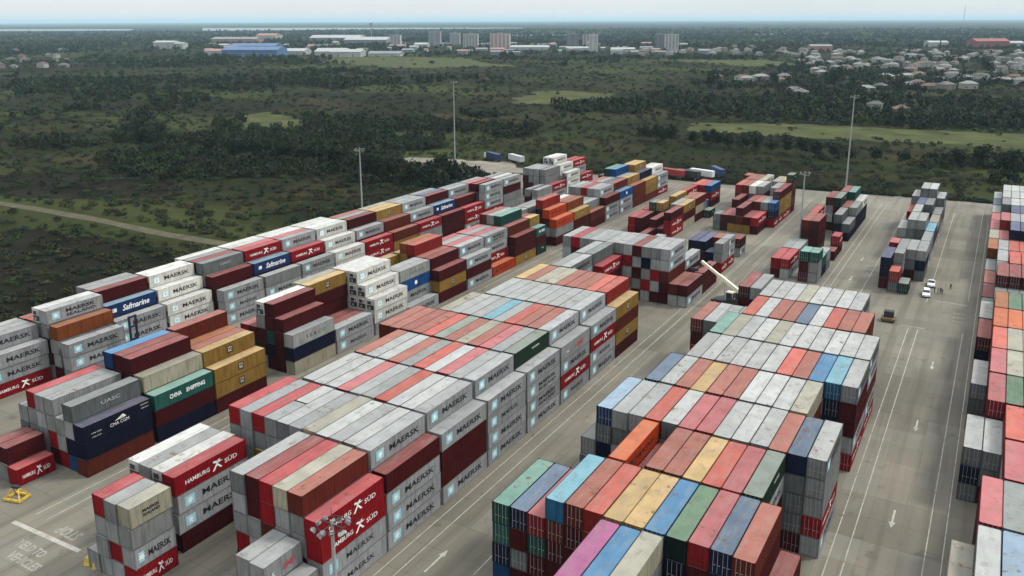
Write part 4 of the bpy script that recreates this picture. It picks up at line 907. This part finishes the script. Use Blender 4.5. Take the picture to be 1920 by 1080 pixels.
def scatter(name, label, pts, cat, TPL):          # pts: list of (x, y, radius, height, colour)
    k = len(TPL[0]); n = len(pts)
    A = np.array([(p[0], p[1], p[2], p[3]) for p in pts]); C = np.array([p[4] for p in pts])
    ti = nrng.integers(0, len(TPL), n); an = nrng.uniform(0, 6.28, n); ca_, sa = np.cos(an), np.sin(an)
    T = np.array(TPL)[ti]
    X = (T[:, :, 0]*ca_[:, None]-T[:, :, 1]*sa[:, None])*A[:, 2:3]+A[:, 0:1]
    Y = (T[:, :, 0]*sa[:, None]+T[:, :, 1]*ca_[:, None])*A[:, 2:3]+A[:, 1:2]
    Z = np.maximum(T[:, :, 2]*A[:, 3:4], -.05)
    co = np.stack([X, Y, Z], -1).reshape(-1, 3).astype(np.float32); nvv = len(co)
    me = bpy.data.meshes.new(name); me.vertices.add(nvv); me.vertices.foreach_set('co', co.ravel())
    me.loops.add(nvv); me.loops.foreach_set('vertex_index', np.arange(nvv, dtype=np.int32)); me.polygons.add(nvv//3)
    me.polygons.foreach_set('loop_start', np.arange(0, nvv, 3, dtype=np.int32)); me.materials.append(M_LEAVES)
    ca2 = me.color_attributes.new('Col', 'FLOAT_COLOR', 'POINT')
    cc = np.repeat(np.concatenate([C, np.ones((n, 1))], 1), k, axis=0)*np.concatenate([np.repeat(nrng.uniform(.7, 1.3, (nvv//3, 1)), 3, axis=0).repeat(3, 1), np.ones((nvv, 1))], 1)
    ca2.data.foreach_set('color', cc.astype(np.float32).ravel()); me.update(calc_edges=True); me.validate()
    return tag(link(name, me), label, cat, None, 'stuff')
GREENS = [(.012, .020, .008), (.018, .027, .010), (.008, .015, .007), (.030, .037, .012), (.025, .022, .010), (.013, .023, .011), (.022, .032, .011)]
keep_out = YARD
EXY = [(-196, 10), (-196, 332), (-268, 332), (-268, 352), (-180, 354), (-45, 368), (80, 376), (80, 10)]
def wood(x, y): return mnoise.noise((x*.0042, y*.0055, 1.3))+.55*mnoise.noise((x*.012+y*.006, y*.016-x*.006, 4.1))
low = []; high = []; mid = []; lowfar = []
F0 = math.atan2(AF[0], AF[1])
PATCHES = [o_ for o_ in bpy.data.objects if o_.name.startswith(('meadow', 'sandy_apron'))]
PPOLY = [[(v.co.x, v.co.y) for v in o_.data.vertices] for o_ in PATCHES]
TRACKS = [[at(*p)[:2] for p in q] for q in ([(-60, 372), (60, 390), (180, 411), (300, 437), (420, 457), (520, 470)], [(430, 300), (520, 276), (620, 279), (760, 300), (900, 318)])]
def near_track(x, y, d):
    for T_ in TRACKS:
        for a_, b_ in zip(T_, T_[1:]):
            ab = b_-a_; t = max(0, min(1, ((x-a_[0])*ab[0]+(y-a_[1])*ab[1])/(ab@ab)))
            if math.hypot(x-a_[0]-ab[0]*t, y-a_[1]-ab[1]*t) < d: return True
    return False
tries = 0
while len(low)+len(mid)+(len(high)+len(lowfar)) < 40000 and tries < 300000:
    tries += 1
    an = F0+rng.uniform(-.72, .72); d = 110*math.exp(rng.random()**.80*math.log(6500/110))
    x, y = math.sin(an)*d, math.cos(an)*d
    if in_poly(x, y, EXY) or near_track(x, y, 6): continue
    if any(in_poly(x, y, q) for q in PPOLY) and rng.random() > .06: continue
    w = wood(x, y)*.9+.35*mnoise.noise((x*.03, y*.035, 9.))+(.0 if d > 900 else -.16)+(.40 if (x > -330 and 590 < y < 1100) else 0)-(.12 if x < -330 else 0)+(.25 if d > 2200 else 0)
    if w > .1 and d > 330 and rng.random() < .85:
        r_ = rng.uniform(1.4, 3.6)*(1+d/4000); h = r_*rng.uniform(.8, 1.9); c_ = rng.choice(GREENS[:3]+GREENS[:3]+GREENS[5:])
        (high if d > 600 else mid).append((x, y, r_, h, tuple(v*rng.uniform(.8, 1.2) for v in c_)))
    elif rng.random() < .34+.6*max(0, w+.25):
        r_ = rng.uniform(.7, 1.9)*(1+d/1800); (low if d < 600 else lowfar).append((x, y, r_, r_*rng.uniform(.45, 1.0), tuple(v*rng.uniform(.85, 1.25) for v in rng.choice(GREENS))))
for i in range(900):                         # low dark bushes added for the shadowed ditch line along the concrete's far edge
    t = rng.random(); x = -180+t*250; y = 349+t*20+abs(rng.gauss(0, 2.5))+3; r_ = rng.uniform(.6, 1.5); low.append((x, y, r_, r_*.9, rng.choice(GREENS[:3])))
scatter('scrub', 'low dark green scrub bushes covering the flat land', low+mid, 'scrub', TPL_NEAR)
scatter('woodland', 'far-off dense wood reading as one dark mass', high+lowfar, 'woodland', TPL_FAR)

# ------------------------------------------------------------------ single trees one can tell apart
M_BARK = simple('bark', (.06, .045, .03), .9); M_CROWN = leaf_mat('tree_leaves', False, (.012, .020, .009))
def tree_proto(seed, h, wr, slim=False):
    r = random.Random(seed); o = link('broadleaf_tree', None)
    t = MB(); t.tube((0, 0, -.1), (0, 0, h*.45), .045*h*.5, .02*h, 7); k = 4
    for i in range(k):
        a = 6.28*i/k+r.uniform(-.4, .4); t.tube((0, 0, h*(.25+.05*i)), (math.cos(a)*wr*.5, math.sin(a)*wr*.5, h*(.55+.05*i)), .016*h, .006*h, 5)
    t.obj('trunk', M_BARK, o)
    mb = MB(); lobes = [(r.uniform(-.5, .5)*wr, r.uniform(-.5, .5)*wr, h*r.uniform(.35, .8), wr*r.uniform(.4, .62)) for _ in range(9)]
    if slim: lobes = [(r.uniform(-.15, .15)*wr, r.uniform(-.15, .15)*wr, h*(.15+.85*i/9), wr*(.55-.4*abs(i/9-.4))) for i in range(9)]
    for i in range(430):
        lx, ly, lz, lr = r.choice(lobes)
        d = Vector((r.gauss(0, 1), r.gauss(0, 1), r.gauss(0, .8))).normalized()*lr*r.uniform(.55, 1.08); p = Vector((lx, ly, lz))+d
        nn = (d.normalized()+Vector((r.gauss(0, .4), r.gauss(0, .4), r.gauss(0, .4)))).normalized(); u = nn.orthogonal().normalized(); v = nn.cross(u); s = r.uniform(.3, .6)*wr/3.2
        a = r.uniform(0, 6.28); mb.tri(*[tuple(p+s*(math.cos(a+2.094*j)*u+math.sin(a+2.094*j)*v)) for j in range(3)])
    mb.obj('crown', M_CROWN, o); return o
PRO = [tree_proto(11+i, 8.5+i*.6, 3.4+.3*i) for i in range(4)]; SLIM = tree_proto(77, 16, 3.0, True); first = set()
def plant(px, py, s, label, group, proto=None):
    p = proto or rng.choice(PRO); q = at(px, py)
    if p.name not in first: first.add(p.name); o = p
    else: o = copy_tree(p)
    o.location = (q[0], q[1], 0); o.rotation_euler = (0, 0, rng.uniform(0, 6.28)); o.scale = (s*rng.uniform(.9, 1.15), s*rng.uniform(.9, 1.15), s*rng.uniform(.9, 1.1))
    tag(o, label, 'tree', group)
for lst, lb, gr, s in (([(262, 277), (275, 279), (292, 280), (308, 279), (322, 278), (284, 268), (303, 262)], 'dark tree in the isolated round clump on the open scrub', 'isolated clump of trees', 1.15),
                    ([(366, 284), (380, 287), (398, 286), (408, 283)], 'dark tree of the small pair-like clump beside the sandy track', 'small clump by the track', 1.0),
                    ([(443, 291), (456, 293), (470, 294), (486, 295), (500, 294), (512, 297), (528, 299), (545, 301), (560, 303), (575, 305), (592, 307), (606, 306), (622, 309), (636, 311), (482, 286), (590, 299)], 'dark tree in the long hedge row beside the sandy track', 'hedge row by the sandy track', 1.0),
                    ([(690, 318), (700, 326), (712, 321), (722, 329), (734, 324), (745, 333), (757, 327), (768, 335), (780, 330), (792, 338), (804, 333), (816, 341), (828, 336), (842, 342), (856, 341), (740, 338), (770, 345), (715, 336), (690, 333), (800, 345)], 'dark bushy tree in the thicket beside the pale apron', 'thicket by the apron', 1.1),
                    ([(1204, 262), (1216, 264), (1232, 266), (1246, 267), (1258, 269)], 'dark tree at the open end of the belt beyond the meadow strip', 'tree belt end', 1.1),
                    ([(1300, 271), (1322, 275), (1345, 277), (1368, 279), (1392, 281), (1418, 283), (1445, 287), (1472, 290), (1500, 293), (1335, 270), (1404, 276), (1530, 296), (1562, 299), (1595, 303), (1640, 305), (1690, 309), (1740, 311), (1790, 316), (1840, 318), (1890, 322)], 'dark tree in the long belt below the meadow strip', 'long tree belt', 1.05)):
    for p in lst: plant(p[0]+rng.uniform(-2, 2), p[1], s*rng.uniform(.8, 1.15), lb, gr)
for px, py, s, lb in ((1502, 128, 1.5, 'tall slender poplar at the green field before the settlement'), (1719, 90, 1.2, 'tall slender tree standing out above the far houses'), (1762, 94, 1.3, 'slender dark tree beside the white far houses'), (1374, 78, 1.3, 'slender tree on the skyline by the far apartment block')): plant(px, py, s, lb, 'slender trees', SLIM)
for px, py, s in ((1565, 168, 2.3), (1850, 140, 2.2), (1335, 168, 2.0), (1600, 176, 1.7), (1690, 176, 1.6), (1450, 160, 1.6)): plant(px, py, s, 'large dark round tree rising among the nearest houses of the settlement', 'large trees of the settlement')

# ------------------------------------------------------------------ far town
M_APT = [simple('apartment_wall_'+str(i), c, .8, .2, 0, .08, .1) for i, c in enumerate(((.38, .38, .37), (.44, .43, .41), (.26, .27, .27), (.15, .155, .16)))]
M_BALC = [simple('balcony_'+str(i), c, .8, .2, 0, .1, .1) for i, c in enumerate(((.34, .17, .15), (.20, .21, .22), (.30, .31, .32)))]
def apartment(x0, x1, ytop, ybase, wall, balc, strips, label):
    a, c = at(x0, ybase), at(x1, ybase); w = np.linalg.norm(c-a); mid = (a+c)/2; d = np.linalg.norm(mid[:2]); dirx = (c-a)/w
    dep = proj(mid)[2]; h = (ybase-ytop)/CF*dep*1.03; rz = math.atan2(dirx[1], dirx[0])
    o = link('apartment_block', None, loc=(mid[0], mid[1], 0), rz=rz); tag(o, label, 'building', 'far apartment blocks')
    b = MB(); b.box(-w/2, w/2, 0, 14, 0, h); b.obj('wall', M_APT[wall], o)
    b = MB(); b.box(-w/2-.3, w/2+.3, -.3, 14.3, h, h+.6); b.box(-w*.12, w*.12, 4, 9, h+.6, h+3); b.obj('roof', M_APT[2], o)
    for i in range(strips):
        xc = -w/2+w*(i+.5)/strips; b = MB(); fl = int(h/3)
        for k in range(fl): b.box(xc-w/strips*.24, xc+w/strips*.24, -1.0, -.002, .6+k*3, 2.6+k*3)
        b.obj('balcony_stack', M_BALC[balc], o)
apartment(732, 751, 67, 87, 0, 1, 3, 'pale narrow apartment block standing left of the radio tower sheds'.replace('left of', 'by'))
apartment(804, 826, 61, 86, 2, 1, 2, 'grey stepped apartment tower hidden partly by dark trees'); apartment(843, 862, 63, 84, 2, 2, 3, 'weathered grey apartment tower joined closely to a paler block')
apartment(868, 896, 65, 89, 0, 1, 5, 'pale ribbed apartment block with narrow dark strips'); apartment(919, 956, 65, 93, 1, 0, 5, 'white apartment block with broad rosy balcony strips')
apartment(1062, 1084, 65, 88, 3, 1, 2, 'dark grey apartment tower next to a bright white one'); apartment(1092, 1101, 66, 86, 0, 1, 1, 'slim white tower slab between two taller neighbours'); apartment(1103, 1121, 66, 97, 1, 2, 2, 'bright white slab tower with plain end wall')
apartment(1229, 1246, 66, 95, 3, 1, 2, 'dark half-finished looking tower block beside a white ribbed one'); apartment(1246, 1272, 66, 96, 1, 1, 4, 'white ribbed apartment block standing alone above low houses')
M_SHED = {k: simple('shed_'+k, v, .6, .3, 0, .1, .05) for k, v in {'white': (.31, .32, .32), 'blue': (.07, .13, .24), 'grey': (.17, .18, .19), 'rust': (.28, .15, .12), 'red': (.20, .06, .06)}.items()}
def shed(x0, x1, yb, hgt, dep, wall, roof, label):
    a, c = at(x0, yb), at(x1, yb); w = np.linalg.norm(c-a); mid = (a+c)/2; d_ = (c-a)/w
    o = link('warehouse', None, loc=(mid[0], mid[1], 0), rz=math.atan2(d_[1], d_[0])); tag(o, label, 'warehouse', 'far warehouses')
    b = MB(); b.box(-w/2, w/2, 0, dep, 0, hgt); b.obj('wall', M_SHED[wall], o)
    r = MB(); e = 1.; r.hexa([(-w/2-e, -e, hgt), (w/2+e, -e, hgt), (w/2+e, dep+e, hgt), (-w/2-e, dep+e, hgt), (-w/2-e, dep*.45, hgt+dep*.10), (w/2+e, dep*.45, hgt+dep*.10), (w/2+e, dep*.55, hgt+dep*.10), (-w/2-e, dep*.55, hgt+dep*.10)]); r.obj('roof', M_SHED[roof], o)
    for k in range(max(1, int(w/25))):
        dd = MB(); xx = -w/2+w*(k+.5)/max(1, int(w/25)); dd.box(xx-2, xx+2, -.08, -.005, 0, hgt*.6); dd.obj('door', M_SHED['grey'], o)
for args in ((288, 325, 92, 17, 40, 'white', 'white', 'long white warehouse standing alone among dark trees'), (326, 343, 92, 14, 30, 'white', 'white', 'small bright warehouse joined to the long white one'), (385, 440, 104, 9, 40, 'white', 'rust', 'low shed with rust red roof by the blue works'),
             (416, 520, 106, 13, 60, 'blue', 'blue', 'wide bright blue factory hall'), (430, 515, 92, 8, 60, 'grey', 'blue', 'second blue roofed hall behind the wide factory'), (520, 570, 103, 8, 50, 'white', 'white', 'white roofed shed next to the blue factory'), (590, 645, 105, 9, 60, 'white', 'white', 'low white shed at the meadow edge'),
             (620, 676, 107, 10, 45, 'white', 'white', 'broad white shed in front of the works trees'), (580, 672, 76, 10, 90, 'grey', 'white', 'very long white roofed hall near the skyline'), (645, 724, 82, 12, 80, 'grey', 'white', 'long grey hall with white roof edge'), (480, 516, 73, 14, 70, 'white', 'rust', 'pale hall with reddish roof on the skyline'), (396, 480, 80, 12, 60, 'rust', 'grey', 'dull brick hall behind dark trees'),
             (690, 750, 106, 6, 40, 'white', 'grey', 'low pale shed beside a bare plot'), (776, 800, 89, 8, 40, 'white', 'white', 'small white hall between apartment towers'), (958, 1028, 94, 7, 40, 'white', 'white', 'long low white building along the tree line'), (1062, 1120, 95, 6, 30, 'white', 'white', 'low white building at the foot of the bright tower'),
             (1830, 1892, 90, 16, 60, 'red', 'red', 'large red roofed hall on the settlement skyline'), (1893, 1920, 88, 10, 40, 'white', 'white', 'white hall beside the large red one'), (1146, 1190, 98, 7, 30, 'white', 'white', 'low white row building in front of dark trees'), (1520, 1560, 96, 11, 35, 'rust', 'grey', 'reddish brick building on the settlement edge'), (1742, 1778, 88, 11, 40, 'white', 'white', 'white long building on the settlement skyline')): shed(*args)
M_HROOF = [simple('house_roof_'+str(i), c, .7, .3, 0, .15, .2) for i, c in enumerate(((.12, .12, .12), (.19, .19, .18), (.085, .085, .08), (.12, .075, .06)))]
M_HWALL = [simple('house_wall_'+str(i), c, .8, .2, 0, .1, .2) for i, c in enumerate(((.26, .25, .22), (.17, .155, .14), (.30, .295, .27)))]
def house(px, py, w, d, hw, rz, ri, wi):
    q = at(px, py); o = link('house', None, loc=(q[0], q[1], 0), rz=rz)
    b = MB(); b.box(-w/2, w/2, -d/2, d/2, 0, hw); b.obj('wall', M_HWALL[wi], o)
    e = .6; t = max(.4, (w-d)/2); rh = d*.28
    r = MB(); r.hexa([(-w/2-e, -d/2-e, hw), (w/2+e, -d/2-e, hw), (w/2+e, d/2+e, hw), (-w/2-e, d/2+e, hw), (-t, -.1, hw+rh), (t, -.1, hw+rh), (t, .1, hw+rh), (-t, .1, hw+rh)]); rf = r.obj('roof', M_HROOF[ri], o)
    c = MB(); c.box(w*.15-.4, w*.15+.4, -.4, .4, hw+rh*.6, hw+rh+.9); c.obj('chimney', M_HWALL[1], rf)
    for sx in (-.28, .28):
        f = MB(); f.box(w*sx-.8, w*sx+.8, -d/2-.05, -d/2-.004, 1.0, 2.4); f.obj('window', M_GLASS, o)
    rn = ('grey', 'pale', 'dark grey', 'reddish')[ri]; wn = ('cream', 'brown', 'white')[wi]; sz = 'broad' if w > 15 else 'small' if w < 10.5 else 'mid-sized'
    tag(o, f'{sz} {wn} house with {rn} hipped roof among the settlement trees', 'house', f'{sz} {wn} houses with {rn} roofs')
near_h = [(1345, 96), (1425, 150), (1455, 155), (1400, 152), (1470, 150), (1345, 148), (1392, 150), (1620, 170), (1650, 166), (1700, 165), (1720, 160), (1745, 166), (1772, 168), (1815, 166), (1540, 140), (1610, 124), (1660, 148), (1698, 146), (1720, 144), (1760, 152), (1785, 146), (1810, 150), (1838, 148), (1880, 156), (1902, 150), (1915, 158), (1640, 206), (1690, 212), (1500, 178), (1488, 176)]
for px, py in near_h: house(px, py, rng.uniform(11, 19), rng.uniform(8, 11), rng.uniform(3, 5.5), rng.uniform(-.5, 1.2), rng.randrange(4), rng.randrange(3))
for px, py in [(rng.uniform(1500, 1930), rng.uniform(97, 138)) for _ in range(130)]+[(rng.uniform(1160, 1520), rng.uniform(95, 106)) for _ in range(28)]+[(rng.uniform(0, 130), rng.uniform(96, 128)) for _ in range(14)]+[(rng.uniform(1340, 1560), rng.uniform(88, 98)) for _ in range(16)]:
    house(px, py, rng.uniform(8, 16), rng.uniform(7, 10), rng.uniform(3, 7), rng.uniform(-.6, 1.3), rng.choice((0, 0, 1, 1, 2, 3)), rng.randrange(3))
for i in range(70):
    px, py = rng.uniform(380, 1320), rng.uniform(84, 103); w_ = rng.uniform(5, 24)
    shed(px, px+w_, py, rng.uniform(4, 8), rng.uniform(12, 30), rng.choice(('white', 'grey', 'grey')), rng.choice(('white', 'grey', 'grey', 'rust')), 'small low building among trees on the outskirts of the town')
# skyline masts
def lattice(px, py, h, label, dish=False):
    q = at(px, py); o = link('radio_mast', None, loc=(q[0], q[1], 0)); tag(o, label, 'radio mast')
    b = MB(); w = h*.02
    for sx in (-1, 1):
        for sy in (-1, 1): b.bar((sx*w, sy*w, 0), (sx*w*.35, sy*w*.35, h), .5)
    for k in range(12):
        z = h*k/12; s = w*(1-.65*k/12)
        for sx, sy, ex, ey in ((-1, -1, 1, -1), (1, -1, 1, 1), (1, 1, -1, 1), (-1, 1, -1, -1)): b.bar((sx*s, sy*s, z), (ex*s, ey*s, z+h/14), .3)
    b.obj('lattice', M_STEEL, o)
    if dish: c = MB(); c.tube((0, 0, h*.8), (0, 0, h), 5, 6, 10); c.obj('tank', M_STEEL, o)
lattice(1804, 62, 130, 'very thin radio mast rising above the horizon'); lattice(697, 78, 62, 'water tower on thin legs at the works skyline', True)

# ------------------------------------------------------------------ the air
hm = bpy.data.materials.new('haze_air'); hm.use_nodes = True; hn = hm.node_tree.nodes
for x_ in list(hn):
    if x_.type == 'BSDF_PRINCIPLED': hn.remove(x_)
pv = hn.new('ShaderNodeVolumePrincipled'); pv.inputs['Color'].default_value = (.60, .86, 1.0, 1); pv.inputs['Density'].default_value = 4.6e-5; pv.inputs['Anisotropy'].default_value = 0
hm.node_tree.links.new(pv.outputs[0], hn['Material Output'].inputs['Volume'])
hb = MB(); hb.box(-61000, 61000, -61000, 61000, -1.2, 136); tag(hb.obj('haze', hm), 'thin pale haze over the land', 'haze', None, 'stuff')
